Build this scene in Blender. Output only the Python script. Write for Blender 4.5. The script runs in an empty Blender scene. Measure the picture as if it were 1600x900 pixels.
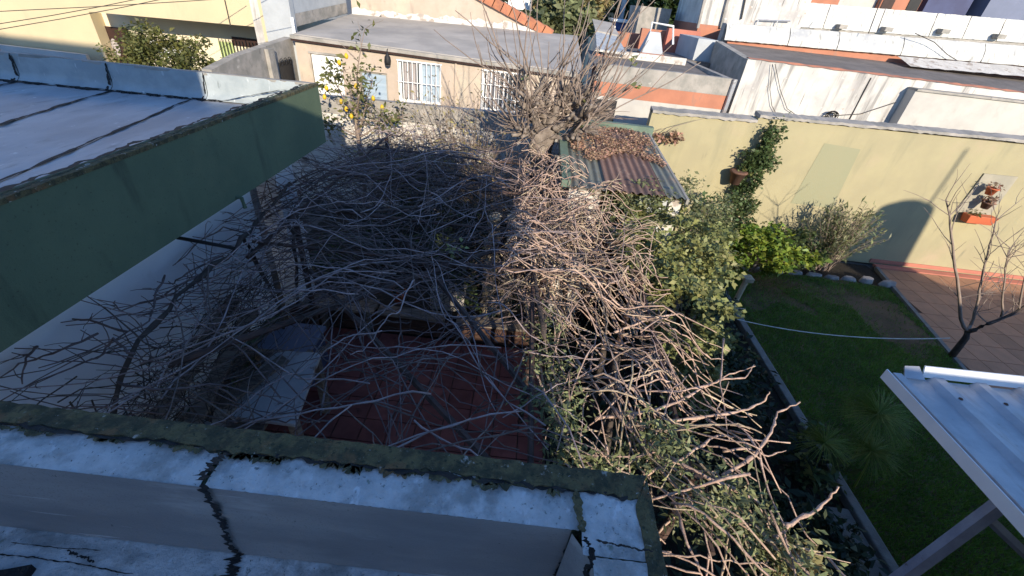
import bpy, math, random
import numpy as np
from mathutils import Vector
random.seed(7); rng = np.random.default_rng(7)
S = bpy.context.scene; C = S.collection
# ---------------------------------------------------------------- camera
F = 670.0; ROLL = math.radians(6.6); PITCH = math.atan(453/670.0); CAMZ = 4.5
fw = Vector((0, math.cos(PITCH), -math.sin(PITCH))); up0 = Vector((0, math.sin(PITCH), math.cos(PITCH))); rt0 = Vector((1, 0, 0))
rt = rt0*math.cos(ROLL) + up0*math.sin(ROLL)
upv = up0*math.cos(ROLL) - rt0*math.sin(ROLL)
cam = bpy.data.objects.new('camera', bpy.data.cameras.new('camera')); C.objects.link(cam)
from mathutils import Matrix
M3 = Matrix((rt, upv, -fw)).transposed()
cam.matrix_world = Matrix.Translation((0, 0, CAMZ)) @ M3.to_4x4()
cam.data.sensor_width = 36; cam.data.lens = 36*F/1600; cam.data.clip_start = 0.02; cam.data.clip_end = 2000
S.camera = cam
# ---------------------------------------------------------------- light
SUND = Vector((-0.36, 1.0, -0.40)).normalized()     # the way the light travels
EL = math.radians(21.4)
W = bpy.data.worlds.new('World'); S.world = W; W.use_nodes = True
nt = W.node_tree; bg = nt.nodes['Background']
sky = nt.nodes.new('ShaderNodeTexSky'); sky.sky_type = 'NISHITA'; sky.sun_disc = False
sky.sun_elevation = EL; sky.sun_rotation = math.radians(180-19.8); sky.air_density = 1.0; sky.dust_density = 0.1; sky.ozone_density = 6.0
nt.links.new(sky.outputs[0], bg.inputs[0]); bg.inputs[1].default_value = 0.15
sl = bpy.data.lights.new('sun', 'SUN'); sl.energy = 4.0; sl.angle = math.radians(0.55); sl.color = (1.0, 0.88, 0.69)
so = bpy.data.objects.new('sun', sl); C.objects.link(so); so.rotation_euler = SUND.to_track_quat('-Z', 'Y').to_euler(); so.location = (0, -20, 20)
S.view_settings.view_transform = 'Standard'; S.view_settings.look = 'None'; S.view_settings.exposure = 0.86; S.view_settings.gamma = 1.0

# ---------------------------------------------------------------- helpers
def ray(px, py):
    u = (px-800)/F; v = (450-py)/F
    return fw + rt*u + upv*v
def az(px, py, z): r = ray(px, py); return Vector((0, 0, CAMZ)) + r*((z-CAMZ)/r.z)
def ay(px, py, y): r = ray(px, py); return Vector((0, 0, CAMZ)) + r*(y/r.y)
def ax(px, py, x): r = ray(px, py); return Vector((0, 0, CAMZ)) + r*(x/r.x)
def U(a, b): return random.uniform(a, b)

def tagp(o, label=None, cat=None, group=None, kind=None):
    if label: o['label'] = label
    if cat: o['category'] = cat
    if group: o['group'] = group
    if kind: o['kind'] = kind
    return o
def thing(name, label, cat, loc=(0, 0, 0), group=None):
    o = bpy.data.objects.new(name, None); C.objects.link(o); o.location = loc; o.empty_display_size = .1
    return tagp(o, label, cat, group)
def root_loc(o):
    v = Vector((0, 0, 0))
    while o is not None: v += o.location; o = o.parent
    return v
def mesh_obj(name, verts, faces, m, parent=None, smooth=False):
    me = bpy.data.meshes.new(name)
    verts = np.asarray(verts, dtype=np.float64).reshape(-1, 3)
    if parent is not None: verts = verts - np.array(root_loc(parent))
    if isinstance(faces, np.ndarray):
        n, k = faces.shape
        me.vertices.add(len(verts)); me.vertices.foreach_set('co', verts.astype(np.float32).ravel())
        me.loops.add(n*k); me.loops.foreach_set('vertex_index', faces.astype(np.int32).ravel())
        me.polygons.add(n); me.polygons.foreach_set('loop_start', np.arange(0, n*k, k, dtype=np.int32)); me.polygons.foreach_set('loop_total', np.full(n, k, dtype=np.int32))
        me.update(calc_edges=True); me.validate()
    else:
        me.from_pydata([tuple(v) for v in verts], [], faces); me.update()
    if smooth: me.polygons.foreach_set('use_smooth', [True]*len(me.polygons))
    if m is not None: me.materials.append(m)
    o = bpy.data.objects.new(name, me); C.objects.link(o)
    if parent is not None: o.parent = parent
    return o
class MB:
    def __init__(s): s.v = []; s.f = []
    def poly(s, pts):
        n = len(s.v); s.v += [tuple(p) for p in pts]; s.f.append(list(range(n, n+len(pts)))); return s
    def box(s, a, b):
        x0, y0, z0 = a; x1, y1, z1 = b
        return s.hexa([(x0, y0, z0), (x1, y0, z0), (x1, y1, z0), (x0, y1, z0)], [(x0, y0, z1), (x1, y0, z1), (x1, y1, z1), (x0, y1, z1)])
    def hexa(s, lo, hi):
        n = len(s.v); k = len(lo); s.v += [tuple(p) for p in lo] + [tuple(p) for p in hi]
        s.f.append([n+i for i in range(k)][::-1]); s.f.append([n+k+i for i in range(k)])
        for i in range(k): j = (i+1) % k; s.f.append([n+i, n+j, n+k+j, n+k+i])
        return s
    def prism(s, pts, d):
        d = Vector(d); return s.hexa(pts, [Vector(p)+d for p in pts])
    def tube(s, pts, r, sides=5, r2=None):
        pts = [Vector(p) for p in pts]; k = len(pts); n = len(s.v)
        rs = r if isinstance(r, (list, tuple)) else [r + ((r2 if r2 is not None else r)-r)*i/(k-1) for i in range(k)]
        for i, p in enumerate(pts):
            t = (pts[min(i+1, k-1)]-pts[max(i-1, 0)])
            if t.length < 1e-9: t = Vector((0, 0, 1))
            t.normalize(); a = t.orthogonal() if abs(t.z) > .9 else t.cross(Vector((0, 0, 1)))
            a.normalize(); b = t.cross(a)
            for j in range(sides):
                w = 2*math.pi*j/sides; s.v.append(tuple(p + (a*math.cos(w)+b*math.sin(w))*rs[i]))
        for i in range(k-1):
            for j in range(sides):
                j2 = (j+1) % sides; s.f.append([n+i*sides+j, n+i*sides+j2, n+(i+1)*sides+j2, n+(i+1)*sides+j])
        s.f.append([n+j for j in range(sides)][::-1]); s.f.append([n+(k-1)*sides+j for j in range(sides)])
        return s
    def lathe(s, c, prof, sides=16):
        n = len(s.v); k = len(prof)
        for r, z in prof:
            for j in range(sides):
                w = 2*math.pi*j/sides; s.v.append((c[0]+r*math.cos(w), c[1]+r*math.sin(w), c[2]+z))
        for i in range(k-1):
            for j in range(sides):
                j2 = (j+1) % sides; s.f.append([n+i*sides+j, n+i*sides+j2, n+(i+1)*sides+j2, n+(i+1)*sides+j])
        s.f.append([n+j for j in range(sides)][::-1]); s.f.append([n+(k-1)*sides+j for j in range(sides)])
        return s
    def build(s, name, m, parent=None, smooth=False): return mesh_obj(name, s.v, s.f, m, parent, smooth)
def bevel(o, w=.01, seg=2):
    b = o.modifiers.new('bevel', 'BEVEL'); b.width = w; b.segments = seg; b.limit_method = 'ANGLE'; return o
def grid(fn, nu, nv):
    v = [fn(i/nu, j/nv) for j in range(nv+1) for i in range(nu+1)]
    f = [[j*(nu+1)+i, j*(nu+1)+i+1, (j+1)*(nu+1)+i+1, (j+1)*(nu+1)+i] for j in range(nv) for i in range(nu)]
    return v, f
def dup(root, loc):
    r = root.copy(); C.objects.link(r); r.location = loc
    for ch in list(root.children):
        c = ch.copy(); C.objects.link(c); c.parent = r
        for g in list(ch.children):
            d = g.copy(); C.objects.link(d); d.parent = c
    return r

# ---------------------------------------------------------------- materials
def mat(name, col, col2=None, scale=4, detail=8, mix=(.35, .65), rough=.85, bump=.15, bscale=60, stretch=(1, 1, 1), spots=(), metallic=0.0, island=0.0, objrnd=0.0, spec=.3, trans=0.0, bdist=.01):
    m = bpy.data.materials.new(name); m.use_nodes = True; t = m.node_tree; N = t.nodes; L = t.links
    b = N['Principled BSDF']; b.inputs['Roughness'].default_value = rough; b.inputs['Metallic'].default_value = metallic
    b.inputs['Specular IOR Level'].default_value = spec
    g = N.new('ShaderNodeTexCoord'); mp = N.new('ShaderNodeMapping'); mp.inputs['Scale'].default_value = stretch
    L.new(g.outputs['Object'], mp.inputs[0])
    def noise(sc, det=detail, src=mp.outputs[0]):
        n = N.new('ShaderNodeTexNoise'); n.inputs['Scale'].default_value = sc; n.inputs['Detail'].default_value = det; n.inputs['Roughness'].default_value = .6
        L.new(src, n.inputs['Vector']); return n.outputs['Fac']
    def ramp(fac, a, bb):
        r = N.new('ShaderNodeMapRange'); r.inputs[1].default_value = a; r.inputs[2].default_value = bb; r.interpolation_type = 'SMOOTHSTEP'
        L.new(fac, r.inputs[0]); return r.outputs[0]
    def mixc(fac, A, B):
        x = N.new('ShaderNodeMix'); x.data_type = 'RGBA'
        if isinstance(fac, float): x.inputs[0].default_value = fac
        else: L.new(fac, x.inputs[0])
        for s_, v in ((6, A), (7, B)):
            if isinstance(v, tuple): x.inputs[s_].default_value = (*v, 1)
            else: L.new(v, x.inputs[s_])
        return x.outputs[2]
    c2 = col2 if col2 else tuple(x*.75 for x in col)
    out = mixc(ramp(noise(scale), *mix), col, c2)
    for sp in spots:                      # (colour, scale, low, high, stretch)
        src = g.outputs['Object']
        if len(sp) > 4:
            mq = N.new('ShaderNodeMapping'); mq.inputs['Scale'].default_value = sp[4]; mq.inputs['Location'].default_value = (3.1, 1.7, 5.3); L.new(g.outputs['Object'], mq.inputs[0]); src = mq.outputs[0]
        out = mixc(ramp(noise(sp[1], 8, src), sp[2], sp[3]), out, sp[0])
    if island or objrnd:
        hs = N.new('ShaderNodeHueSaturation'); L.new(out, hs.inputs['Color'])
        if island: src = N.new('ShaderNodeNewGeometry').outputs['Random Per Island']; am = island
        else: src = N.new('ShaderNodeObjectInfo').outputs['Random']; am = objrnd
        r = N.new('ShaderNodeMapRange'); r.inputs[3].default_value = 1-am; r.inputs[4].default_value = 1+am; L.new(src, r.inputs[0]); L.new(r.outputs[0], hs.inputs['Value'])
        if island:
            mm = N.new('ShaderNodeMath'); mm.operation = 'MULTIPLY_ADD'; mm.inputs[1].default_value = .05; mm.inputs[2].default_value = .475
            fr = N.new('ShaderNodeMath'); fr.operation = 'MULTIPLY'; fr.inputs[1].default_value = 7.13; L.new(src, fr.inputs[0])
            fr2 = N.new('ShaderNodeMath'); fr2.operation = 'FRACT'; L.new(fr.outputs[0], fr2.inputs[0]); L.new(fr2.outputs[0], mm.inputs[0]); L.new(mm.outputs[0], hs.inputs['Hue'])
        out = hs.outputs[0]
    L.new(out, b.inputs['Base Color'])
    if bump:
        bn = N.new('ShaderNodeBump'); bn.inputs['Strength'].default_value = bump; bn.inputs['Distance'].default_value = bdist
        L.new(noise(bscale), bn.inputs['Height']); L.new(bn.outputs[0], b.inputs['Normal'])
    if trans:
        ms = N.new('ShaderNodeMixShader'); ms.inputs[0].default_value = trans; tr = N.new('ShaderNodeBsdfTranslucent'); L.new(out, tr.inputs[0])
        L.new(b.outputs[0], ms.inputs[1]); L.new(tr.outputs[0], ms.inputs[2]); L.new(ms.outputs[0], N['Material Output'].inputs[0])
    return m

M = {}
M['green'] = mat('green_paint', (.11, .15, .095), (.088, .127, .083), 1.6, bump=.45, bscale=120, spots=[((.13, .16, .10), 1.1, .5, .75), ((.045, .06, .045), 3.0, .56, .76, (1, 1.2, .22)), ((.06, .075, .05), 60, .6, .7), ((.035, .042, .035), 1.3, .64, .8)])
M['moss'] = mat('mossy_concrete', (.125, .11, .055), (.05, .052, .032), 22, bump=1.0, bscale=90, bdist=.015, mix=(.4, .6), spots=[((.16, .10, .05), 9, .56, .68), ((.36, .36, .33), 17, .62, .68), ((.03, .04, .025), 60, .56, .66), ((.17, .17, .13), 75, .62, .7), ((.34, .35, .33), 48, .66, .70)])
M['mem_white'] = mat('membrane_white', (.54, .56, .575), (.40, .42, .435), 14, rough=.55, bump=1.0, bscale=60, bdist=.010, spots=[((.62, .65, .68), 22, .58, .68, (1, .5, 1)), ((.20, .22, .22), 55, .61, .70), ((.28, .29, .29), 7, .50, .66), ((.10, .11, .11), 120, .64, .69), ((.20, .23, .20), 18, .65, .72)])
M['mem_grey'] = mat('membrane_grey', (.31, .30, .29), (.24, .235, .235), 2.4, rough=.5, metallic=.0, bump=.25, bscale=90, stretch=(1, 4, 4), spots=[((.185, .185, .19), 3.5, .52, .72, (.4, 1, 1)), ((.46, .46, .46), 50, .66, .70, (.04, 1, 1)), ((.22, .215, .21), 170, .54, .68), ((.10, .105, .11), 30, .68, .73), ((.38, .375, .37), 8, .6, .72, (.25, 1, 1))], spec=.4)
M['mem_roof'] = mat('membrane_roof', (.46, .46, .475), (.33, .335, .36), 2.2, rough=.5, metallic=.15, bump=.4, bscale=24, stretch=(1, .35, 1), spots=[((.24, .245, .26), 4, .55, .75, (1.5, .5, 1)), ((.62, .63, .64), 10, .62, .70, (1, .4, 1)), ((.17, .17, .18), 36, .66, .72), ((.40, .37, .34), 1.6, .6, .8)], spec=.4)
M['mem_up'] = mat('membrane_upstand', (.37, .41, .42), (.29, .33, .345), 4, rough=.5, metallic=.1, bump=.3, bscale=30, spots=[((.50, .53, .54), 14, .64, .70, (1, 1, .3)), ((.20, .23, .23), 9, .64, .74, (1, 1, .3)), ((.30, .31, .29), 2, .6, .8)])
M['tar'] = mat('tar', (.012, .012, .014), (.02, .02, .02), 20, rough=.7, bump=.8, bscale=80)
M['white_wall'] = mat('white_wall_paint', (.80, .81, .84), (.74, .75, .79), 1.5, bump=.15, bscale=80, spots=[((.58, .58, .59), 4, .64, .8, (1, 1, .4))])
M['cream'] = mat('cream_wall', (.56, .465, .30), (.52, .43, .28), .8, bump=.15, bscale=60, spots=[((.47, .39, .26), 1.6, .56, .8, (1, 1, .4))])
M['cream_lt'] = mat('cream_light', (.70, .62, .45), (.62, .55, .42), .8, bump=.1, bscale=60)
M['peach'] = mat('peach_wall', (.47, .385, .315), (.41, .335, .27), 1.6, bump=.25, bscale=60, spots=[((.50, .44, .34), 1.0, .5, .72), ((.34, .285, .235), 3, .58, .76, (1.4, 1, .5)), ((.27, .235, .20), 9, .66, .76)])
M['cement'] = mat('grey_cement', (.36, .33, .30), (.24, .23, .21), 3, bump=.6, bscale=25, spots=[((.14, .13, .12), 6, .60, .75, (1, 1, .35)), ((.46, .43, .39), 5, .62, .75)])
M['cement_cool'] = mat('pale_grey_render', (.42, .44, .46), (.36, .38, .40), 2, bump=.3, bscale=25, spots=[((.30, .31, .32), 3, .6, .8, (1, 1, .3))])
M['peel'] = mat('peeling_whitewash', (.60, .57, .53), (.50, .47, .43), 3, bump=.8, bscale=18, spots=[((.34, .29, .25), 4, .54, .62), ((.46, .43, .39), 1.5, .55, .7), ((.18, .16, .14), 14, .64, .70)])
M['stain_white'] = mat('stained_white_wall', (.56, .54, .51), (.46, .44, .42), 2, bump=.45, bscale=20, spots=[((.24, .23, .22), 2.2, .50, .68, (2.4, 1, .20)), ((.36, .34, .33), 1.2, .5, .72), ((.38, .30, .24), 6, .64, .72), ((.60, .58, .55), 9, .62, .7), ((.16, .15, .145), 4, .60, .70, (3, 1, .25))])
M['white_panel'] = mat('whitewashed_panel', (.48, .46, .425), (.41, .39, .365), 1.5, bump=.3, bscale=25, spots=[((.36, .34, .31), 3, .58, .74, (1, 1, .5)), ((.42, .40, .38), 14, .62, .72)])
M['mem_sun'] = mat('bright_membrane', (.52, .51, .47), (.40, .40, .40), 3, rough=.5, bump=.6, bscale=12, spots=[((.27, .27, .26), 4, .56, .68, (2.5, 1, .6)), ((.60, .59, .54), 8, .58, .68, (2, 1, .6)), ((.32, .33, .35), 1.4, .52, .7), ((.18, .17, .16), 16, .66, .72)])
M['yellow'] = mat('yellow_wall', (.365, .322, .195), (.325, .287, .18), 1.2, bump=.3, bscale=45, spots=[((.385, .31, .21), .9, .54, .78), ((.285, .26, .165), 1.6, .52, .76, (1.5, 1, .3)), ((.215, .20, .135), 4.5, .62, .78, (1.6, 1, .3)), ((.36, .325, .20), 30, .6, .75)])
M['yellow_patch'] = mat('yellow_greenish', (.272, .268, .17), (.285, .272, .172), 1.2, bump=.3, bscale=45, spots=[((.285, .26, .165), 1.6, .52, .76)])
M['terr'] = mat('terracotta_tile', (.42, .215, .13), (.35, .185, .115), 5, rough=.7, bump=.2, bscale=40, objrnd=.14)
M['terr_dark'] = mat('patio_grout', (.10, .06, .045), None, 20, bump=.3)
M['pink'] = mat('red_skirting', (.46, .17, .12), (.40, .15, .11), 3, bump=.2)
M['redtile'] = mat('red_floor_tile', (.22, .075, .066), (.16, .052, .047), 4, rough=.75, bump=.2, objrnd=.18, spots=[((.06, .025, .02), 5, .6, .75)])
M['orange'] = mat('orange_wall', (.44, .185, .115), (.36, .155, .10), 1.5, bump=.3, spots=[((.28, .17, .13), 4, .56, .72, (1, 1, .4)), ((.20, .15, .13), 10, .66, .76)])
M['brown'] = mat('dark_wood', (.045, .022, .018), (.03, .015, .012), 6, rough=.6)
M['wood'] = mat('weathered_wood', (.23, .19, .16), (.14, .11, .09), 5, bump=.5, stretch=(1, 6, 6), objrnd=.25)
M['redwood'] = mat('red_brown_board', (.085, .045, .034), (.06, .033, .026), 5, bump=.5, stretch=(1, 6, 6), objrnd=.25)
M['iron'] = mat('black_iron', (.02, .02, .022), None, 10, rough=.6)
M['rustpipe'] = mat('rusty_pipe', (.10, .06, .05), (.05, .035, .03), 8, rough=.75, bump=.4)
M['white_paint'] = mat('white_paint', (.80, .80, .79), (.74, .74, .73), 3, rough=.5, bump=.05)
M['glass'] = mat('window_glass', (.09, .10, .11), (.06, .07, .08), 2, rough=.08, bump=0, spec=.6)
M['glass_blue'] = mat('window_blind', (.36, .44, .52), (.30, .38, .46), 3, rough=.2, bump=.3, bscale=8, stretch=(.1, 1, 6))
M['curtain'] = mat('curtain_cloth', (.45, .40, .39), (.30, .27, .27), 10, rough=.9, stretch=(1, 1, .08), bump=.5, bscale=12)
M['roofgrey'] = mat('grey_roof_felt', (.40, .37, .34), (.31, .29, .27), 1.2, bump=.3, spots=[((.46, .42, .38), 3, .56, .76, (.4, 2, 1)), ((.24, .22, .21), 5, .62, .78, (.4, 2, 1))])
M['roofdark'] = mat('dark_roof_felt', (.19, .165, .15), (.13, .115, .105), 2, bump=.4, spots=[((.26, .22, .19), 4, .56, .76)])
M['tilecoping'] = mat('clay_coping', (.42, .17, .09), (.32, .13, .08), 5, bump=.4, objrnd=.15)
M['corr_rust'] = mat('rusted_corrugated', (.225, .135, .105), (.165, .105, .085), 3, rough=.75, bump=.3, stretch=(1, .35, 1), spots=[((.30, .21, .165), 4, .54, .7), ((.13, .085, .07), 7, .62, .74)])
M['corr_green'] = mat('green_corrugated', (.175, .18, .155), (.14, .15, .13), 3, rough=.6, bump=.2, spots=[((.26, .20, .15), 3, .52, .70), ((.30, .28, .25), 6, .62, .76)])
M['greentrim'] = mat('green_trim', (.14, .20, .155), (.11, .155, .12), 3, rough=.7, bump=.2)
M['galv'] = mat('galvanised_sheet', (.47, .47, .49), (.36, .37, .40), 5, rough=.38, metallic=.45, bump=.15, bscale=20, spots=[((.36, .32, .31), 4, .52, .68, (1.5, .35, 1)), ((.58, .58, .58), 7, .60, .7, (1, .4, 1)), ((.27, .24, .235), 16, .66, .74)], spec=.5)
M['galv_white'] = mat('white_flashing', (.78, .79, .80), (.70, .71, .73), 3, rough=.4, metallic=.1, bump=.05)
M['post_blue'] = mat('grey_blue_post', (.34, .34, .39), (.26, .26, .31), 6, rough=.6, bump=.2, spots=[((.14, .09, .07), 9, .64, .72)])
M['bark_fig'] = mat('fig_bark', (.27, .225, .19), (.15, .12, .10), 7, bump=1.0, bscale=22, bdist=.02, spots=[((.13, .10, .085), 9, .6, .7)])
M['shoot'] = mat('fig_shoot', (.27, .21, .175), (.20, .155, .13), 8, bump=.3)
M['cane'] = mat('vine_cane_sunlit', (.52, .395, .295), (.33, .24, .18), 14, bump=.8, bscale=110, island=.42, spots=[((.20, .15, .125), 40, .58, .70)])  # canes of the sunlit vine, sunlight put into the colour
M['cane_dk'] = mat('vine_cane_shaded', (.19, .145, .135), (.10, .078, .074), 9, bump=.8, bscale=110, island=.38)  # canes of the shaded vine, shade put into the colour
M['cane_pale'] = mat('vine_cane_toplit', (.38, .31, .30), (.23, .185, .175), 9, bump=.8, bscale=110, island=.3)  # upper canes of the shaded vine, light from above put into the colour
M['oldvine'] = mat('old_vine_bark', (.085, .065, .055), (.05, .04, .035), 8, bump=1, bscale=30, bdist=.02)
M['lemon'] = mat('lemon_skin', (.66, .43, .03), (.60, .36, .025), 6, rough=.5, bump=.2, objrnd=.15)
def leafm(n, c, c2, tr=.3, isl=.3): return mat(n, c, c2, 3, rough=.5, bump=0, island=isl, trans=tr, spec=.4)
M['lf_yel'] = leafm('leaf_yellow_green', (.29, .295, .11), (.18, .20, .07))
M['lf_cit'] = leafm('leaf_citrus', (.22, .27, .035), (.11, .18, .03))
M['lf_oli'] = leafm('leaf_olive', (.22, .235, .11), (.135, .155, .075))
M['lf_shade'] = leafm('leaf_shade_dark', (.035, .06, .03), (.025, .045, .025))  # undergrowth leaves, deep shade under the vine put into the colour
M['lf_ivy'] = leafm('leaf_climber', (.10, .14, .05), (.06, .095, .035))
M['lf_jas'] = leafm('leaf_slender', (.25, .27, .13), (.16, .19, .085))
M['lf_bush'] = leafm('leaf_bush', (.17, .17, .05), (.09, .105, .035))
M['lf_dry'] = leafm('dry_leaf', (.40, .25, .17), (.28, .175, .12), .15, .35)
M['lf_drytan'] = leafm('dry_weed', (.34, .28, .13), (.26, .22, .10), .2, .3)
M['lf_far'] = leafm('leaf_far', (.05, .08, .025), (.035, .06, .02))
M['grass'] = leafm('grass_blade', (.14, .25, .032), (.09, .175, .025), .25, .35)
M['pap'] = leafm('papyrus_ray', (.26, .34, .07), (.20, .27, .06), .3, .25)
M['lawn'] = mat('lawn_soil', (.13, .085, .05), (.085, .06, .035), 2, bump=.8, bscale=40, spots=[((.13, .065, .035), 1.1, .56, .68)])
M['earth'] = mat('dark_earth', (.030, .024, .019), (.02, .017, .014), 3, bump=1, bscale=25, bdist=.03)
M['kerb'] = mat('concrete_kerb', (.20, .20, .19), (.14, .14, .135), 8, bump=.6, bscale=30)
M['stone'] = mat('pale_stone', (.44, .37, .26), (.34, .28, .20), 6, bump=.7, bscale=18, bdist=.02, objrnd=.25)
M['rock'] = mat('edging_stone', (.34, .31, .29), (.24, .22, .21), 6, bump=.7, bscale=18, bdist=.02, objrnd=.2)
M['slab'] = mat('stained_slab', (.46, .46, .47), (.36, .36, .38), 3, rough=.6, bump=.4, spots=[((.22, .15, .11), 3.2, .56, .68), ((.16, .10, .08), 7, .62, .72), ((.12, .11, .10), 15, .68, .74)])
M['pot'] = mat('clay_pot', (.52, .13, .055), (.45, .11, .05), 4, rough=.6)
M['potbrown'] = mat('brown_pot', (.16, .085, .06), (.11, .06, .045), 5)
M['board'] = mat('faded_board', (.35, .32, .25), (.29, .27, .215), 3, bump=.2)
M['black'] = mat('black_plastic', (.018, .018, .02), None, 5, rough=.6)
M['bluewall'] = mat('blue_wall', (.075, .085, .16), (.065, .07, .13), 1.5, bump=.1)
M['bluegrey'] = mat('bluegrey_wall', (.17, .19, .27), (.15, .17, .24), 1.5, bump=.1)
M['blue'] = mat('blue_sheet', (.05, .09, .26), None, 4, rough=.5)
M['greenpaint'] = mat('lime_paint', (.42, .50, .22), (.36, .44, .19), 2)
M['asphalt'] = mat('street_ground', (.15, .14, .13), (.10, .095, .09), 1, bump=.3)
M['rope'] = mat('rope', (.62, .62, .58), None, 10)
M['cable'] = mat('cable_sheath', (.05, .045, .045), None, 10)

# ---------------------------------------------------------------- leaves
def leaf_mesh(name, P, size, aspect, m, parent=None, flat=.5, D=None, fold=.25, jit=.4):
    n = len(P); P = np.asarray(P); s = size*rng.uniform(1-jit, 1+jit, n)[:, None]
    d = rng.normal(size=(n, 3)); d[:, 2] *= flat
    if D is not None: d = d*.6 + np.asarray(D)
    s *= np.where(rng.uniform(0, 1, n) < .35, .6, 1.0)[:, None]*np.where(rng.uniform(0, 1, n) < .12, 1.35, 1.0)[:, None]
    d /= np.linalg.norm(d, axis=1)[:, None]
    nn = rng.normal(size=(n, 3))*.7 + np.array([0, -.25, 1.0])
    sd = np.cross(d, nn); sd /= np.linalg.norm(sd, axis=1)[:, None] + 1e-9
    nr = np.cross(sd, d)
    w = s*aspect/2
    base = P; tip = P + d*s - nr*s*.12
    mid = P + d*s*.45 + nr*s*.04
    l = mid + sd*w + nr*w*fold; r = mid - sd*w + nr*w*fold
    V = np.stack([base, l, tip, r], 1).reshape(-1, 3)
    Fq = (np.arange(n)[:, None]*4 + np.array([0, 3, 2, 1])[None])
    o = mesh_obj(name, V, Fq, m, parent); o['kind'] = 'stuff'
    return o
def crown_pts(c, r, n, clumps=30, spread=.28, hollow=.45):
    c = np.array(c); r = np.array(r)
    d = rng.normal(size=(clumps, 3)); d /= np.linalg.norm(d, axis=1)[:, None]
    cc = c + d*r*rng.uniform(hollow, 1, (clumps, 1))
    k = rng.integers(0, clumps, n)
    q = rng.normal(size=(n, 3)); q /= np.linalg.norm(q, axis=1)[:, None]; q *= rng.uniform(0, 1, (n, 1))**.5
    return cc[k] + q*r*spread*rng.uniform(.6, 1.3, clumps)[k][:, None], cc
def stems(mb, base, tips, r=.012, r2=.003, sag=.1, sides=4):
    base = Vector(base)
    for t in tips:
        t = Vector(t); m1 = base.lerp(t, .5) + Vector((U(-1, 1), U(-1, 1), U(0, 1)))*sag
        mb.tube([base + Vector((U(-.03, .03), U(-.03, .03), 0)), m1, t], r, sides, r2)

# ================================================================ SETTING GROUND
def ground(name, x0, y0, x1, y1, z, m):
    v = [(x0, y0, z), (x1, y0, z), (x1, y1, z), (x0, y1, z)]
    return tagp(mesh_obj(name, v, [[0, 1, 2, 3]], m), kind='structure')
ground('ground', -150, -60, 150, 400, -.06, M['asphalt'])
ground('garden_soil', -4.4, -1.4, 8.4, 9.4, -.02, M['earth'])
# lawn with uneven surface
def lawn_fn(u, v):
    y = -1.0 + v*9.4; xr = 8.46 - (9.22-y)*.219
    x = 4.24 + u*(xr-4.30); return (x, y, .03 + .03*math.sin(x*2.1)*math.sin(y*1.7))
v, f = grid(lawn_fn, 30, 40); tagp(mesh_obj('lawn', v, f, M['lawn'], smooth=True), kind='structure')
n = 130000; yy = rng.uniform(0.6, 8.35, n); xr = 8.44-(9.22-yy)*.219; xx = 4.26 + rng.uniform(0, 1, n)*(xr-4.28)
bare = np.sin(xx*1.9+1.2)*np.sin(yy*2.3+.4) + .5*np.sin(xx*5.1)*np.sin(yy*4.3)
keep = ~(((bare > .55) & (yy > 6.6)) & (rng.uniform(0, 1, n) < .7)) & ~((np.abs(xx-7.3) < .5) & (np.abs(yy-7) < .7) & (rng.uniform(0, 1, n) < .8))
for (cx, cy, rx, ry) in ((5.6, 8.0, .75, .28), (6.7, 7.7, .7, .4), (7.3, 7.2, .5, .8), (7.2, 6.3, .3, .5)):
    dd2 = ((xx-cx)/rx)**2+((yy-cy)/ry)**2; keep &= ~((dd2 < rng.uniform(.3, 1.3, n)) & (rng.uniform(0, 1, n) < .72))
xx, yy = xx[keep], yy[keep]; n = len(xx)
zz = .03 + .03*np.sin(xx*2.1)*np.sin(yy*1.7)
hh = rng.uniform(.025, .065, n); a = rng.uniform(0, 6.28, n); lx = rng.normal(0, .025, n); ly = rng.normal(0, .025, n); w = .005
V = np.stack([np.stack([xx-np.cos(a)*w, yy-np.sin(a)*w, zz], 1), np.stack([xx+np.cos(a)*w, yy+np.sin(a)*w, zz], 1), np.stack([xx+lx, yy+ly, zz+hh], 1)], 1).reshape(-1, 3)
g = mesh_obj('grass', V, np.arange(3*n).reshape(-1, 3), M['grass']); tagp(g, 'short green lawn grass with bare brown patches beside the kerb', 'grass', kind='stuff')
# kerb between bed and lawn
kb = tagp(MB().box((4.12, -1, -.02), (4.24, 8.4, .10)).build('kerb', M['kerb']), kind='structure'); bevel(kb, .015)
MBk = MB().box((3.75, .9, -.02), (4.10, 2.9, .06)); tagp(bevel(MBk.build('path_slab', M['kerb']), .02), kind='structure')
# terracotta patio on the right
po = MB().poly([(8.50, 9.40, .03), (7.0, 2.55, .03), (16, 2.55, .03), (16, 9.40, .03)]).build('tiled_patio', M['terr_dark']); tagp(po, kind='structure')
me_cache = {}
def tile_obj(name, x0, y0, x1, y1, z0, z1, m, parent, gap=.006, xl=None):
    g = gap
    lo = [(x0+g, y0+g, z0), (x1-g, y0+g, z0), (x1-g, y1-g, z0), (x0+g, y1-g, z0)]
    if xl: lo[0] = (max(x0, xl(y0))+g, y0+g, z0); lo[3] = (max(x0, xl(y1))+g, y1-g, z0)
    hi = [(a, b, z1+U(-.001, .001)) for a, b, c in lo]
    return MB().hexa(lo, hi).build(name, m, parent)
edge = lambda y: 8.54-(9.22-y)*.219
ny = 0; y = 9.18
while y > 3.4:
    y0 = y-.45; x = 7.0
    for i in range(18):
        x0 = 7.0+.42*i
        if x0+.42 > edge(y)+.05 and x0 < 13.4 and not (x0 > 11.4 and y < 5): tile_obj('paving_tile', x0, y0, x0+.42, y, .028, .045, M['terr'], po, xl=edge)
    y = y0
pk = MB().prism([(8.46, 9.22, -.01), (8.54, 9.22, -.01), (7.08, 2.55, -.01), (7.0, 2.55, -.01)], (0, 0, .075)).build('patio_border', M['kerb']); tagp(pk, kind='structure')
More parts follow.
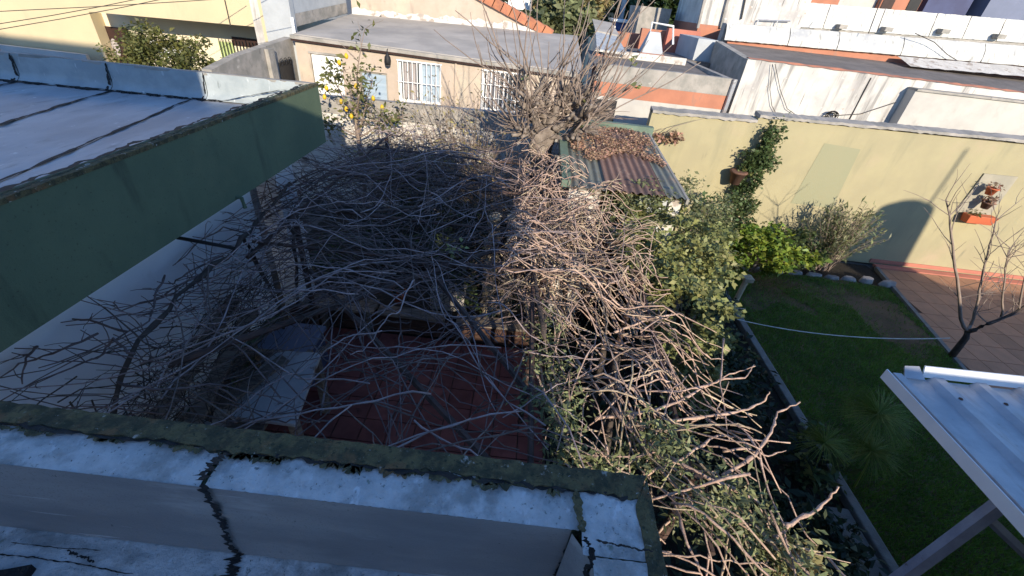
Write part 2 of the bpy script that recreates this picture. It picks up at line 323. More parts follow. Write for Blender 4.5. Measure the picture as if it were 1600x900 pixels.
tagp(MB().box((8.52, 9.20, .0), (16, 9.38, .06)).build('red_border_strip', M['pink']), kind='structure')
# red patio
rp = ground('red_patio', -3.52, .1, .62, 4.98, .012, M['terr_dark'])
for i in range(13):
    for j in range(15):
        x0 = -3.5+.315*i; y0 = .18+.32*j; tile_obj('floor_tile', x0, y0, x0+.315, y0+.32, .01, .03, M['redtile'], rp, gap=.007)
# ================================================================ OWN HOUSE
ho = thing('flat_roofed_house', 'green rendered house with aluminium membrane roof and mossy parapet nearest the viewer', 'house')
RT, RF, LF = 3.40, 3.06, 3.10
X0, XR = -2.64, .442
# near wing body + slab
MB().box((X0+.002, -1.2, 2.70), (XR, .735, RF-.012)).build('roof_slab', M['green'], ho)
MB().box((X0+.9, -1.2, 0), (XR-.06, .15, 2.70)).build('ground_floor_wall', M['white_wall'], ho)
# parapet core
pw = MB().box((X0-.6, .592, RF-.01), (XR, .737, RT-.03)).box((.285, -1.2, RF-.01), (XR+.001, .592, RT-.03)).build('parapet_wall', M['green'], ho)
# mossy coping with ragged inner edge
def strip(n, outer, inner, z, jit, thick, m, name, par, fine=.012):
    vs = []; fs = []
    for i in range(n+1):
        t = i/n; o = outer(t); q = inner(t); j = jit*(math.sin(t*61)*.4 + math.sin(t*23+1)*.5 + U(-.6, .6))
        q = (q[0]+j*fine_dir[0], q[1]+j*fine_dir[1]); zz = z + U(-.004, .004)
        vs += [(o[0], o[1], z-thick), (o[0], o[1], zz), (q[0], q[1], zz-.002), (q[0], q[1], z-thick)]
    for i in range(n):
        a = i*4; b = a+4
        for k in range(3): fs.append([a+k, b+k, b+k+1, a+k+1])
    return mesh_obj(name, vs, fs, m, par)
fine_dir = (0, 1)
strip(160, lambda t: (X0-.6+t*(XR+.6-X0+.004), .747), lambda t: (X0-.6+t*(XR-.03+.6-X0), .682-.0*t), RT, .010, .05, M['moss'], 'mossy_coping', ho)
fine_dir = (1, 0)
strip(60, lambda t: (XR+.006, -1.2+t*1.94), lambda t: (XR-.038, -1.2+t*1.86), RT-.002, .006, .05, M['moss'], 'mossy_coping', ho)
# white membrane on the parapet top (sheets between cracks)
def bumpy(x0, x1, y0, y1, z, nx, ny, amp, m, name, par, drop=0):
    def fn(u, vv):
        y = y0+(y1-y0)*vv
        return (x0+(x1-x0)*u, y, z + U(-amp, amp) - drop*(1-vv)**2)
    v, f = grid(fn, nx, ny); return mesh_obj(name, v, f, m, par, True)
xc1, xc2 = az(335, 720, RT).x, az(905, 790, RT).x
bumpy(X0-.6, xc1-.008, .581, .70, RT-.012, 90, 8, .0025, M['mem_white'], 'membrane_sheet', ho, .012)
bumpy(xc1+.006, xc2, .581, .70, RT-.010, 90, 8, .0025, M['mem_white'], 'membrane_sheet', ho, .012)
bumpy(xc2+.004, XR-.02, .52, .70, RT-.008, 20, 20, .002, M['mem_white'], 'membrane_sheet', ho, .006)
bumpy(.27, XR-.02, -1.2, .515, RT-.009, 20, 80, .002, M['mem_white'], 'membrane_sheet', ho)
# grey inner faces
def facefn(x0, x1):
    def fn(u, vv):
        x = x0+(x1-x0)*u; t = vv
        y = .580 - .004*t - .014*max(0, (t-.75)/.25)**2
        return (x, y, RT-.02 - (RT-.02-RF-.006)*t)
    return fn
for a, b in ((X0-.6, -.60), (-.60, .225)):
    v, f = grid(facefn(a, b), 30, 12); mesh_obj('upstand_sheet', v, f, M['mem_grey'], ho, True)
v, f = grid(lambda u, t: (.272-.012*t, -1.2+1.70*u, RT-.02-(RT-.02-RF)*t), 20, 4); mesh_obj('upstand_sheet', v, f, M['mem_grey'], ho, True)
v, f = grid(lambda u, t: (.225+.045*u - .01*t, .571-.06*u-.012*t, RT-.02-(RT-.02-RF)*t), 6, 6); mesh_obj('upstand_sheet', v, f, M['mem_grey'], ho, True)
for a, b in ((-3.2, -.58), (-.58, .27)):
    bumpy(a, b, -1.2, .566, RF+.002, 60, 40, .003, M['mem_white'], 'membrane_sheet', ho)
# black tar cracks: ribbon lying on a surface
def ribbon(pts, w, name, m, par, nrm=(0, 0, 1), off=.004, seg=6, jit=.5):
    nrm = Vector(nrm); P = [Vector(p) for p in pts]; vs = []; Q = []
    for i in range(len(P)-1):
        for k in range(seg*2): Q.append(P[i].lerp(P[i+1], k/(seg*2)))
    Q.append(P[-1]); n_ = len(Q)
    sd0 = U(0, 100); o1 = 0
    nz = lambda x: math.sin(x*1.7+sd0)*.5+math.sin(x*.61+sd0*2)*.5+math.sin(x*4.3+sd0)*.25
    for i, q in enumerate(Q):
        t = (Q[min(i+1, n_-1)]-Q[max(0, i-1)]).normalized(); sd = t.cross(nrm).normalized()
        tp_ = min(1, .25+min(i, n_-1-i)*.35)
        q = q + sd*nz(i*.45)*w*.45*jit + nrm*off; wl = w*max(.12, 1+jit*nz(i*.7+9)+U(-.2, .2))/2*tp_; wr = w*max(.12, 1+jit*nz(i*.8+31)+U(-.2, .2))/2*tp_
        vs += [q-sd*wl, q+sd*wr]
    fs = [[2*i, 2*i+1, 2*i+3, 2*i+2] for i in range(n_-1)]
    return mesh_obj(name, [tuple(x) for x in vs], fs, m, par)
ribbon([az(352, 708, RT), az(335, 725, RT), az(322, 738, RT), az(316, 752, RT)], .022, 'tar_crack', M['tar'], ho, seg=8, jit=.8)
ribbon([ay(318, 752, .578), ay(332, 782, .577), ay(347, 806, .577), ay(352, 825, .577)], .02, 'tar_crack', M['tar'], ho, (0, -1, 0), .006, 8, .8)
ribbon([ay(352, 825, .576), ay(362, 846, .574), ay(374, 868, .564)], .017, 'tar_crack', M['tar'], ho, (0, -.8, .5), .01, 8, .9)
ribbon([az(372, 866, RF), az(366, 885, RF), az(356, 905, RF)], .03, 'tar_crack', M['tar'], ho, (0, 0, 1), .008, 8, .8)
ribbon([(X0-.6, .682, RT-.008), (xc1, .682, RT-.008), (XR-.05, .680, RT-.008)], .012, 'tar_crack', M['tar'], ho, seg=60, jit=1.0)
ribbon([ay(905, 828, .577), ay(885, 858, .577), ay(868, 900, .575)], .012, 'tar_crack', M['tar'], ho, (0, -1, 0), .008, 10, .9)
ribbon([ay(915, 830, .535), ay(928, 850, .52), ay(918, 905, .50)], .013, 'tar_crack', M['tar'], ho, (-.5, -1, 0), .012, 10, .9)
ribbon([az(930, 845, RT), az(975, 855, RT), az(1020, 863, RT)], .005, 'tar_crack', M['tar'], ho, seg=10, jit=.8)
ribbon([az(900, 765, RT), az(905, 800, RT), az(912, 832, RT)], .022, 'moss_stain', M['moss'], ho, seg=5, jit=.35, off=.001)
for i in range(26):
    x = U(-1.6, .2); l_ = U(.03, .14); ribbon([(x, .683, RT-.01), (x+l_*.5, .676-U(0, .012), RT-.01), (x+l_, .684, RT-.01)], U(.010, .026), 'moss_patch', M['moss'], ho, seg=6, jit=.9, off=.005)
for q, w in (([(0, 868), (60, 874), (130, 884), (210, 900)], .003), ([(20, 850), (90, 858), (160, 862)], .002), ([(105, 862), (130, 872), (150, 880)], .006), ([(250, 838), (310, 850), (345, 856)], .003)): ribbon([az(x, y, RF) for x, y in q], w, 'felt_crease', M['tar'], ho, seg=10, jit=1.0, off=.009)
pb = az(30, 900, RF)
MB().prism([(pb.x-.12, pb.y-.02, RF), (pb.x+.05, pb.y-.06, RF), (pb.x+.03, pb.y+.02, RF), (pb.x-.03, pb.y+.0, RF)], (0, 0, .03)).build('torn_felt', M['tar'], ho)
# ---- left wing
MB().box((-9, -6, 2.70), (X0, 5.545, LF-.012)).build('roof_slab', M['green'], ho)
backy = lambda x: 5.56+.07*(x-X0)
fa = MB().prism([(X0, -6, 2.698), (X0+.003, 5.56, 2.698), (-2.75, 5.55, 2.698), (-2.75, -6, 2.698)], (0, 0, .702-.01)); fa.build('fascia', M['green'], ho)
MB().prism([(X0, 5.562, 2.699), (X0-.02, backy(X0)+.0, 2.699), (-9, backy(-9), 2.699), (-9, backy(-9)-.035, 2.699), (X0-.1, backy(X0-.1)-.035, 2.699)][1:], (0, 0, .695)).build('fascia', M['green'], ho)
# raised edge, thin mossy
fine_dir = (1, 0)
strip(120, lambda t: (X0+.006, -3+t*8.57), lambda t: (X0-.045, -3+t*8.5), RT+.004, .014, .03, M['moss'], 'mossy_coping', ho)
fine_dir = (0, 1)
strip(80, lambda t: (-8.8+t*6.15, backy(-8.8+t*6.15)+.01), lambda t: (-8.8+t*6.1, backy(-8.8+t*6.1)-.05), RT+.004, .006, .03, M['cement'], 'coping', ho)
seamX = [-3.87, -4.82, -5.90, -6.95, -8.0]
sx = lambda k, y: seamX[k]-.19*(y-4)
# back upstand sheets
bx = [-2.80, -3.95, -5.05, -6.10, -7.2, -8.6]
for i in range(5):
    a, b = bx[i]-.004, bx[i+1]+.004
    def fn(u, t, a=a, b=b): x = a+(b-a)*u; return (x, backy(x)-.05-.02*t-.06*max(0, (t-.7)/.3)**2 + U(-.003, .003), RT+.0-(RT-LF-.012)*t)
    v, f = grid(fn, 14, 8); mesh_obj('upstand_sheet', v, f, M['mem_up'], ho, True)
    if i: ribbon([(bx[i], backy(bx[i])-.055, RT), (bx[i]-.03, backy(bx[i])-.075, LF+.05), (bx[i]-.05, backy(bx[i])-.14, LF+.01)], .03 if i > 1 else .014, 'tar_seam', M['tar'], ho, (0, -1, .3), .006, 8, .6)
ribbon([(-3.75, backy(-3.75)-.12, LF+.012), (-5, backy(-5)-.12, LF+.012), (-8.5, backy(-8.5)-.12, LF+.012)], .05, 'tar_seam', M['tar'], ho, (0, -.4, 1), .008, 50, 1.0)
ribbon([(-2.95, backy(-2.95)-.12, LF+.22), (-3.75, backy(-3.75)-.12, LF+.012)], .014, 'tar_seam', M['tar'], ho, (0, -.4, 1), .01, 14, 1.0)
# floor sheets
cant = lambda y: -3.18
for k in range(5):
    def fn(u, t, k=k):
        y = -2+7.48*t; r = cant(y) if k == 0 else sx(k-1, y)-.004; l = sx(k, y)+.004
        if k == 0: r = max(r, l+.02)
        return (r+(l-r)*u, min(y, backy(r)-.10), LF + U(-.004, .004))
    v, f = grid(fn, 14, 60); mesh_obj('membrane_sheet', v, f, M['mem_roof'], ho, True)
    ribbon([(sx(k, -1), -1, LF+.006), (sx(k, 2), 2, LF+.006), (sx(k, 5.35), 5.35, LF+.006)], .035 if k else .03, 'tar_seam', M['tar'], ho, seg=30, jit=.7)
def fn(u, t): y = -2+7.5*t; w = u; return (-3.18+.50*w, y, LF + .002 + .30*(w**1.3) + U(-.004, .004))
v, f = grid(fn, 8, 70); mesh_obj('membrane_sheet', v, f, M['mem_roof'], ho, True)
ribbon([(-2.95, -1, RT-.165), (-2.92, 2.1, RT-.15), (-2.86, 3.0, RT-.11), (-2.78, 4.0, RT-.06), (-2.72, 5.2, RT-.02)], .022, 'tar_seam', M['tar'], ho, (-.5, 0, 1), .012, 24, 1.0)
ribbon([(-2.72, -1, RT+.001), (-2.715, 2.1, RT+.001), (-2.72, 5.4, RT+.001)], .03, 'tar_seam', M['tar'], ho, (0, 0, 1), .008, 60, 1.2)
# walls under the eave
MB().box((-3.75, -6, .74), (-3.12, 4.50, 2.699)).build('wall', M['white_wall'], ho)
MB().box((-3.75, -6, 0), (-3.105, 4.515, .738)).build('plinth', M['green'], ho)
MB().box((-3.4, 5.05, 0), (-3.12, 5.48, 2.69)).build('wall', M['white_wall'], ho)
MB().box((-9, 4.35, 0), (-3.752, 4.49, 2.69)).build('wall', M['white_wall'], ho)
MB().tube([az(270, 370, 2.5), az(367, 388, 2.42)], .016, 6).build('bracket_pipe', M['iron'], ho)
MB().tube([(X0+.004, 3.6, 2.72), (X0+.05, 3.6, 2.72), (X0+.06, 3.6, 2.62)], .018, 6).build('drain_spout', M['green'], ho)
# upper storey behind the viewer; overhang and ground-level block added to shape its shadow
us = MB().box((-1.5, -6, RF), (1.56, -1.5, 4.96)).box((-1.5, -6, 4.963), (2.28, -1.5, CAMZ+.73+.6)).box((.45, -6, 0), (1.68, -1.5, RF-.003)).box((-9, -6, LF), (-1.503, -1.5, CAMZ+1.10+.6)); us.build('upper_storey', M['white_wall'], ho)

# neighbours behind the viewer
nb = thing('neighbour_house', 'low cream neighbour house standing behind the corrugated lean-to roof', 'house')
MB().box((4.05, -7, 0), (17, -1.5, CAMZ-1.02+.65)).build('wall', M['cream'], nb)
tk = thing('water_tank', 'dark domed water tank on the cream neighbour house roof', 'tank', (12.70, -2.0, 4.14))
MB().lathe((12.70, -2.0, 4.14), [(.80, 0), (.77, .3), (.68, 1.0), (.60, 1.70), (.55, 1.87), (.34, 1.98), (.06, 2.02)], 24).build('shell', M['black'], tk, True)
MB().tube([(13.02, -1.75, 4.07), (13.02, -1.75, 7.3)], .028, 6).build('vent_pipe', M['iron'], tk)
bw = thing('added_shade_wall', 'grey cement wall joining the green house to the cream neighbour house', 'wall')
MB().box((1.69, -1.7, 0), (4.04, -1.5, CAMZ-2.4+.6)).build('panel', M['cement'], bw)  # unseen wall, added to keep low sun off the bed
tw = thing('apartment_block', 'tall plain apartment block behind the viewer, left of the green house', 'building')
MB().box((-18, -11, 0), (-5.8, -6.2, CAMZ+3.15+.4*6.2)).build('wall', M['white_wall'], tw)

# ================================================================ YELLOW GARDEN WALL
yw = thing('garden_wall', 'long yellow garden wall with a grey cement coping behind the lawn', 'wall', (8, 9.5, 0))
MB().prism([(2.45, 9.5, 0), (4.60, 9.5, 0), (4.60, 9.5, 2.86), (2.45, 9.5, 2.83)], (0, .22, 0)).prism([(4.602, 9.5, 0), (16, 9.5, 0), (16, 9.5, 3.09), (4.602, 9.5, 2.94)], (0, .22, 0)).build('rendered_face', M['yellow'], yw)
def coping(x0, z0, x1, z1, n):
    v = []; f = []
    for i in range(n+1):
        t = i/n; x = x0+(x1-x0)*t; z = z0+(z1-z0)*t + U(-.008, .008)
        v += [(x, 9.46+U(-.008, .006), z-.05+U(-.012, .01)), (x, 9.46+U(-.006, .006), z), (x, 9.75, z+.03), (x, 9.75, z-.05)]
    for i in range(n):
        for k in range(3): f.append([4*i+k, 4*i+4+k, 4*i+5+k, 4*i+k+1])
    f += [[0, 1, 2, 3], [4*n+3, 4*n+2, 4*n+1, 4*n]]
    return mesh_obj('coping', v, f, M['cement'], yw)
coping(2.45, 2.86, 4.59, 2.89, 30); coping(4.6, 3.0, 10.5, 3.115, 80); coping(10.5, 3.07, 16, 3.14, 60)
MB().poly([(6.03, 9.496, 1.25), (6.98, 9.496, 1.25), (6.90, 9.496, 2.56), (6.12, 9.496, 2.60)]).build('greenish_patch', M['yellow_patch'], yw)  # flat patch, slightly darker and greener than the wall
MB().box((8.5, 9.474, 0.04), (16, 9.499, .13)).build('skirting', M['pink'], yw)
MB().box((2.30, 5.9, 0), (2.42, 9.72, 2.35)).build('side_wall', M['yellow'], yw)
# wall planters
bd = MB().prism([(9.60, 9.47, 1.50), (10.36, 9.47, 1.50), (10.33, 9.47, 2.38), (9.62, 9.47, 2.37)], (0, .025, 0)).build('wall_board', M['board']); tagp(bd, 'faded square board fixed on the yellow wall behind the hanging pots', 'board')
def potfn(name, label, c, r, h, m, lm, nl, group=None):
    p = thing(name, label, 'flowerpot', c, group)
    MB().lathe(c, [(r*.65, 0), (r, h*.85), (r*1.12, h*.85), (r*1.12, h), (r*.9, h), (r*.85, h*.8)], 14).build('pot', m, p, True)
    P, _ = crown_pts((c[0], c[1], c[2]+h*1.2), (r*1.3, r*.9, r*.9), nl, 8, .5); leaf_mesh('plant', P, .07, .5, lm, p)
    return p
potfn('hanging_pot', 'small clay pot on the board, topmost of the hanging pots', (9.80, 9.28, 2.0), .10, .15, M['pot'], M['lf_dry'], 60, 'pots hung on the yellow wall')
potfn('hanging_pot', 'clay pot with withered grey plant in the middle of the board', (9.92, 9.28, 1.70), .10, .14, M['potbrown'], M['lf_dry'], 160, 'pots hung on the yellow wall')
tr_ = thing('trough_planter', 'bright red trough planter fixed low on the yellow wall', 'planter', (10.05, 9.35, 1.32))
bevel(MB().hexa([(9.77, 9.27, 1.34), (10.33, 9.27, 1.34), (10.33, 9.44, 1.34), (9.77, 9.44, 1.34)], [(9.73, 9.24, 1.52), (10.37, 9.24, 1.52), (10.37, 9.45, 1.52), (9.73, 9.45, 1.52)]).build('trough', M['pot'], tr_), .012)
P, _ = crown_pts((9.9, 9.34, 1.58), (.25, .08, .08), 90, 8, .4); leaf_mesh('plant', P, .06, .4, M['lf_bush'], tr_)
bp = thing('wall_pot', 'dark brown pot on the yellow wall beside the green climber', 'flowerpot', (4.42, 9.3, 1.6))
MB().lathe((4.52, 9.26, 1.62), [(.10, 0), (.16, .24), (.18, .24), (.18, .28), (.15, .28)], 12).build('pot', M['potbrown'], bp, True)
P, _ = crown_pts((4.62, 9.30, 1.86), (.22, .1, .12), 160, 8, .5); leaf_mesh('plant', P, .07, .6, M['lf_yel'], bp)
dp = thing('dry_wall_plant', 'dry brown leafy plant on the top left of the yellow wall', 'plant', (2.85, 9.35, 2.3))
P, _ = crown_pts((2.9, 9.32, 2.42), (.26, .1, .2), 220, 10, .5); leaf_mesh('foliage', P, .09, .6, M['lf_dry'], dp)
mb = MB(); stems(mb, (2.55, 9.4, 2.25), [(3.0, 9.3, 2.6), (3.45, 9.25, 2.86), (2.8, 9.3, 2.6)], .01); mb.build('stem', M['shoot'], dp)
# climber up the yellow wall
cl = thing('wall_climber', 'tall narrow green climber growing up the yellow wall', 'climber', (4.9, 9.35, 0))
spine = [(5.05, 9.36, .3), (5.0, 9.36, .9), (4.78, 9.36, 1.4), (4.72, 9.36, 1.75), (4.82, 9.36, 2.2), (4.85, 9.36, 2.65)]
mb = MB(); mb.tube(spine, .02, 5, .008); mb.build('stem', M['oldvine'], cl)
PP = []
for (x, y, z), w, nn in zip(spine, (.34, .32, .24, .28, .40, .24), (600, 650, 560, 700, 1300, 520)):
    q, _ = crown_pts((x+.05, y-.06, z), (w, .15, .36), nn, 26, .42); PP.append(q)
leaf_mesh('foliage', np.concatenate(PP), .075, .6, M['lf_ivy'], cl)

# ================================================================ SHRUBS ALONG THE FAR BORDER
def shrub(name, label, cat, base, c, r, n, size, asp, lm, nst=14, clumps=40, spread=.28, flat=.6, D=None, stemm='shoot', group=None, sr=.012):
    t = thing(name, label, cat, base, group)
    P, cc = crown_pts(c, r, n, clumps, spread)
    leaf_mesh('foliage', P, size, asp, M[lm], t, flat, D)
    mb = MB(); stems(mb, base, [tuple(q) for q in cc[:nst]], sr); mb.build('stem', M[stemm], t); return t
shrub('citrus_bush', 'bright yellow green citrus bush right of the lit post', 'bush', (5.0, 8.2, 0), (5.0, 8.0, .72), (.95, .62, .55), 2300, .12, .55, 'lf_cit', 10, 46, .26)
lv = thing('lavender_bush', 'grey green spiky bush against the yellow wall beside the dark shadow', 'bush', (7.0, 8.9, 0))
mb = MB(); P = []; D = []
for i in range(110):
    a = U(0, 6.28); tl = U(.25, 1.0); tip = Vector((7.0+math.cos(a)*tl*1.0, 8.85+math.sin(a)*tl*.5, .45+1.1*math.sqrt(max(0, 1-tl*tl*.75))*U(.75, 1.15)))
    b = Vector((7.0+U(-.15, .15), 8.9+U(-.1, .1), 0)); m1 = b.lerp(tip, .55)+Vector((0, 0, .06)); mb.tube([b, m1, tip], .008, 4, .003)
    for k in range(26):
        q = b.lerp(tip, U(.35, 1.0)); P.append(q + Vector((U(-.03, .03), U(-.03, .03), U(-.02, .03)))); D.append(((tip-b).normalized()*.8))
leaf_mesh('foliage', P, .10, .24, M['lf_oli'], lv, 1.0, D); mb.build('stem', M['shoot'], lv)
shrub('dark_bush', 'low dark green bush at the foot of the spiky grey bush', 'bush', (6.35, 8.75, 0), (6.35, 8.75, .5), (.5, .4, .5), 1500, .09, .5, 'lf_ivy', 8)
shrub('low_bush', 'leafy bush between the citrus bush and the shed corner', 'bush', (3.7, 8.4, 0), (3.75, 8.3, .9), (.85, .7, .85), 2600, .085, .6, 'lf_ivy', 14, 50)
for i in range(9):
    x = 5.0+i*.40; y = 8.46+U(-.04, .04); sz = U(.17, .225)
    if i > 7: x += .05
    o = MB(); lo = [(x+math.cos(a)*sz*U(.85, 1.1), y+math.sin(a)*.12*U(.8, 1.1), .0) for a in [k*math.pi/3 for k in range(6)]]; hi = [(x+(p[0]-x)*.75, y+(p[1]-y)*.75, U(.07, .12)+(.04 if i > 6 else 0)) for p in lo]
    b = o.hexa(lo, hi).build('edging_stone', M['rock']); bevel(b, .03)
    tagp(b, ['edging stone farthest from the patio, under the citrus bush', 'second edging stone from the citrus bush end of the lawn', 'third edging stone from the citrus bush end of the lawn', 'fourth edging stone from the citrus bush end of the lawn', 'middle edging stone of the row along the lawn', 'fourth edging stone from the tiled patio corner', 'third edging stone from the tiled patio corner', 'second edging stone from the tiled patio corner', 'edging stone right at the tiled patio corner'][i], 'stone', 'edging stones in a row')
pt = thing('garden_post', 'short weathered post with a flat cap standing at the lawn kerb', 'post', (4.19, 6.8, 0))
MB().tube([(4.19, 6.8, 0), (4.21, 6.8, .66)], .05, 8, .048).build('shaft', M['stone'], pt); bevel(MB().box((4.13, 6.71, .66), (4.30, 6.89, .74)).build('cap', M['stone'], pt), .01)
MB().tube([(4.05, 6.78, .05), (4.2, 6.72, .09), (4.42, 6.76, .06)], .015, 5).build('root_stub', M['stone'], pt)
# clothes line
pts = []
a, b = Vector((3.9, 6.05, .30)), Vector((7.5, 6.05, .42))
for i in range(17):
    t = i/16; p = a.lerp(b, t); p.z -= .26*4*t*(1-t)*.6; pts.append(p)
tagp(MB().tube(pts, .009, 5).build('clothes_line', M['rope']), 'thin pale clothes line sagging across the lawn', 'rope')
# peach tree
pe = thing('peach_tree', 'bare young fruit tree leaning at the edge of the tiled patio', 'tree', (7.75, 6.05, 0))
def path(p, d, L, n, wob=.15, up=.0):
    p = Vector(p); d = Vector(d).normalized(); out = [p.copy()]
    for i in range(n):
        d = (d + Vector((U(-wob, wob), U(-wob, wob), U(-wob, wob)+up))).normalized(); p = p + d*L/n; out.append(p.copy())
    return out
tp = [Vector((7.78, 6.05, 0)), Vector((7.74, 6.03, .25)), Vector((7.68, 6.0, .5)), Vector((7.62, 6.0, .62))]
MB().tube(tp, .055, 8, .042).build('trunk', M['oldvine'], pe, True)
bark2 = M['bark_fig']
limbs = []
for q, Y_, r in (([(1502, 499), (1497, 450), (1490, 400), (1485, 350), (1478, 312)], 6.0, .028), ([(1517, 508), (1526, 478), (1533, 440), (1541, 400), (1556, 345)], 6.12, .028), ([(1545, 507), (1580, 490), (1618, 468), (1660, 440)], 5.92, .036)):
    P0 = [tp[-1]]+[ay(px, py, Y_+i*.03) for i, (px, py) in enumerate(q)]; l = []
    for i in range(len(P0)-1):
        for k in range(3): l.append(P0[i].lerp(P0[i+1], k/3)+Vector((U(-.012, .012), U(-.012, .012), U(-.01, .01))))
    l.append(P0[-1]); limbs.append(l); MB().tube(l, r, 6, .009).build('limb', M['shoot'] if r < .03 else M['oldvine'], pe, True)
for q, Y_ in (([(1566, 497), (1568, 460), (1571, 420), (1583, 370)], 5.95), ([(1590, 485), (1600, 440), (1604, 390)], 5.97)):
    P0 = [ay(px, py, Y_) for px, py in q]; l = []
    for i in range(len(P0)-1):
        for k in range(3): l.append(P0[i].lerp(P0[i+1], k/3)+Vector((U(-.012, .012), U(-.012, .012), U(-.01, .01))))
    limbs.append(l); MB().tube(l, .017, 5, .006).build('limb', M['shoot'], pe, True)
mb = MB()
for l in limbs:
    for k in range(17):
        i = random.randint(3, len(l)-1); b = l[i]; d = Vector((U(-1, 1), U(-.6, .6), U(.1, 1.3)))
        s = path(b, d, U(.3, .8), 4, .2); mb.tube(s, .006, 4, .002)
        if U(0, 1) < .6: mb.tube(path(s[2], d+Vector((U(-1, 1), U(-1, 1), U(-.3, .6))), U(.15, .4), 3, .2), .004, 4, .0015)
tagp(mb.build('twigs', M['shoot'], pe), kind='stuff')
# papyrus
for (px, py, zt, lab, nn, R_) in ((1372, 648, .95, 'tallest papyrus clump with a feathery head on the lawn', 420, .40), (1288, 692, .62, 'smaller papyrus head beside the lawn kerb', 260, .30), (1362, 705, .6, 'low spreading papyrus head below the tallest one', 300, .34)):
    h = az(px, py, zt); t = thing('papyrus', lab, 'plant', (h.x+.05, h.y-.1, 0), 'papyrus heads on the lawn')
    MB().tube([(h.x+.05, h.y-.1, 0), (h.x+.03, h.y-.05, zt*.6), (h.x, h.y, zt)], .012, 5, .007).build('stalk', M['pap'], t)
    mb = MB()
    for i in range(nn):
        a = U(0, 6.28); e = U(-.35, .8); r = R_*U(.7, 1.1); d = Vector((math.cos(a)*math.cos(e), math.sin(a)*math.cos(e), math.sin(e)))
        d += Vector((U(-.15, .15), U(-.15, .15), 0)); mb.tube([h, h+d*r*.55, h+d*r-Vector((0, 0, r*U(.05, .3)))], .0026, 3, .0014)
    tagp(mb.build('rays', M['pap'], t), kind='stuff')
# bed plants along the kerb (deep shade put into the leaf colour)
for i in range(26):
    y = .9+i*.25+U(-.1, .1); x = U(2.9, 4.0); h = U(.25, .6)
    t = thing('bed_plant', 'dark leafy plant in the shaded bed along the lawn kerb', 'plant', (x, y, 0), 'shaded plants in the kerb bed')
    P, cc = crown_pts((x, y, h*.6), (.32, .3, h*.5), 150, 12, .4); leaf_mesh('foliage', P, .11, .45, M[random.choice(['lf_shade', 'lf_ivy', 'lf_shade'])], t)
    mb = MB(); stems(mb, (x, y, 0), [tuple(q) for q in cc[:5]], .008); mb.build('stem', M['oldvine'], t)
t = thing('broad_leaf_weed', 'pale green broad leaf standing at the lawn kerb', 'plant', (4.0, 3.35, 0)); P = [az(1258, 722, .35)+Vector((U(-.04, .04), U(-.04, .04), 0)) for i in range(7)]; leaf_mesh('leaves', P, .17, .8, M['lf_yel'], t, .1)
mb = MB(); stems(mb, (4.0, 3.35, 0), P[:4], .007); mb.build('stem', M['pap'], t)

# ================================================================ LEAN-TO METAL ROOF bottom right
lt = thing('lean_to_roof', 'corrugated galvanised lean-to roof on grey blue steel posts at the lower right', 'roof', (3.5, 1.5, 0))
prof = []; x = 2.80
# trapezoidal ribs running toward the viewer: profile across x
xs = [(2.80, -.03), (2.805, .035), (2.86, .035), (2.90, 0)]
while xs[-1][0] < 6.6:
    b = xs[-1][0]; xs += [(b+.16, 0), (b+.20, .032), (b+.27, .032), (b+.31, 0)]
yf, yn, zf, zn = 2.40, -.4, 2.49, 2.52
v = []; f = []
NN = 12
for j in range(NN+1):
    t = j/NN
    for (x, h) in xs: v.append((x, yf+(yn-yf)*t, zf+(zn-zf)*t+h))
K = len(xs)
for j in range(NN):
    for i in range(K-1): f.append([j*K+i, j*K+i+1, (j+1)*K+i+1, (j+1)*K+i])
o = mesh_obj('metal_sheet', v, f, M['galv'], lt); so_ = o.modifiers.new('thick', 'SOLIDIFY'); so_.thickness = .004
mb = MB()
for y in (2.2, 1.2, .2):
    for k in range(11): x = 3.13+.31*k; mb.lathe((x, y, 2.525+(2.4-y)*.011), [(.013, .0), (.013, .006), (.006, .011)], 6)
tagp(mb.build('screws', M['rustpipe'], lt), kind='stuff')
MB().prism([(3.02, 2.40, 2.515), (6.6, 2.40, 2.515), (6.6, 2.43, 2.64), (3.02, 2.43, 2.59)], (0, .012, 0)).build('end_flashing', M['galv_white'], lt)
MB().prism([(2.88, 2.38, 2.50), (3.02, 2.37, 2.505), (3.0, 2.45, 2.56), (2.90, 2.45, 2.55)], (0, 0, .012)).build('torn_flap', M['galv'], lt)
MB().prism([(2.785, 2.44, 2.435), (2.795, 2.44, 2.435), (2.795, -.4, 2.455), (2.785, -.4, 2.455)], (0, 0, .085)).build('edge_trim', M['galv_white'], lt)
for y in (2.2, 1.2, .2): MB().box((2.9, y-.03, 2.40), (6.6, y+.03, 2.465)).build('purlin', M['post_blue'], lt)
a = az(1585, 765, 2.3); 
p0 = az(1405, 905, 1.2); p1 = az(1560, 790, 1.95)
MB().tube([p0+(p0-p1)*1.2, p0, p1, p1+(p1-p0)*.22], .048, 4).build('support_arm', M['post_blue'], lt)
q0 = az(1540, 806, 1.85); q1 = az(1612, 875, 1.55); MB().tube([q0, q1, q1+(q1-q0)*1.5], .035, 4).build('brace', M['post_blue'], lt)
MB().box((4.6, .2, 0), (4.72, .32, 2.40)).build('post', M['post_blue'], lt)

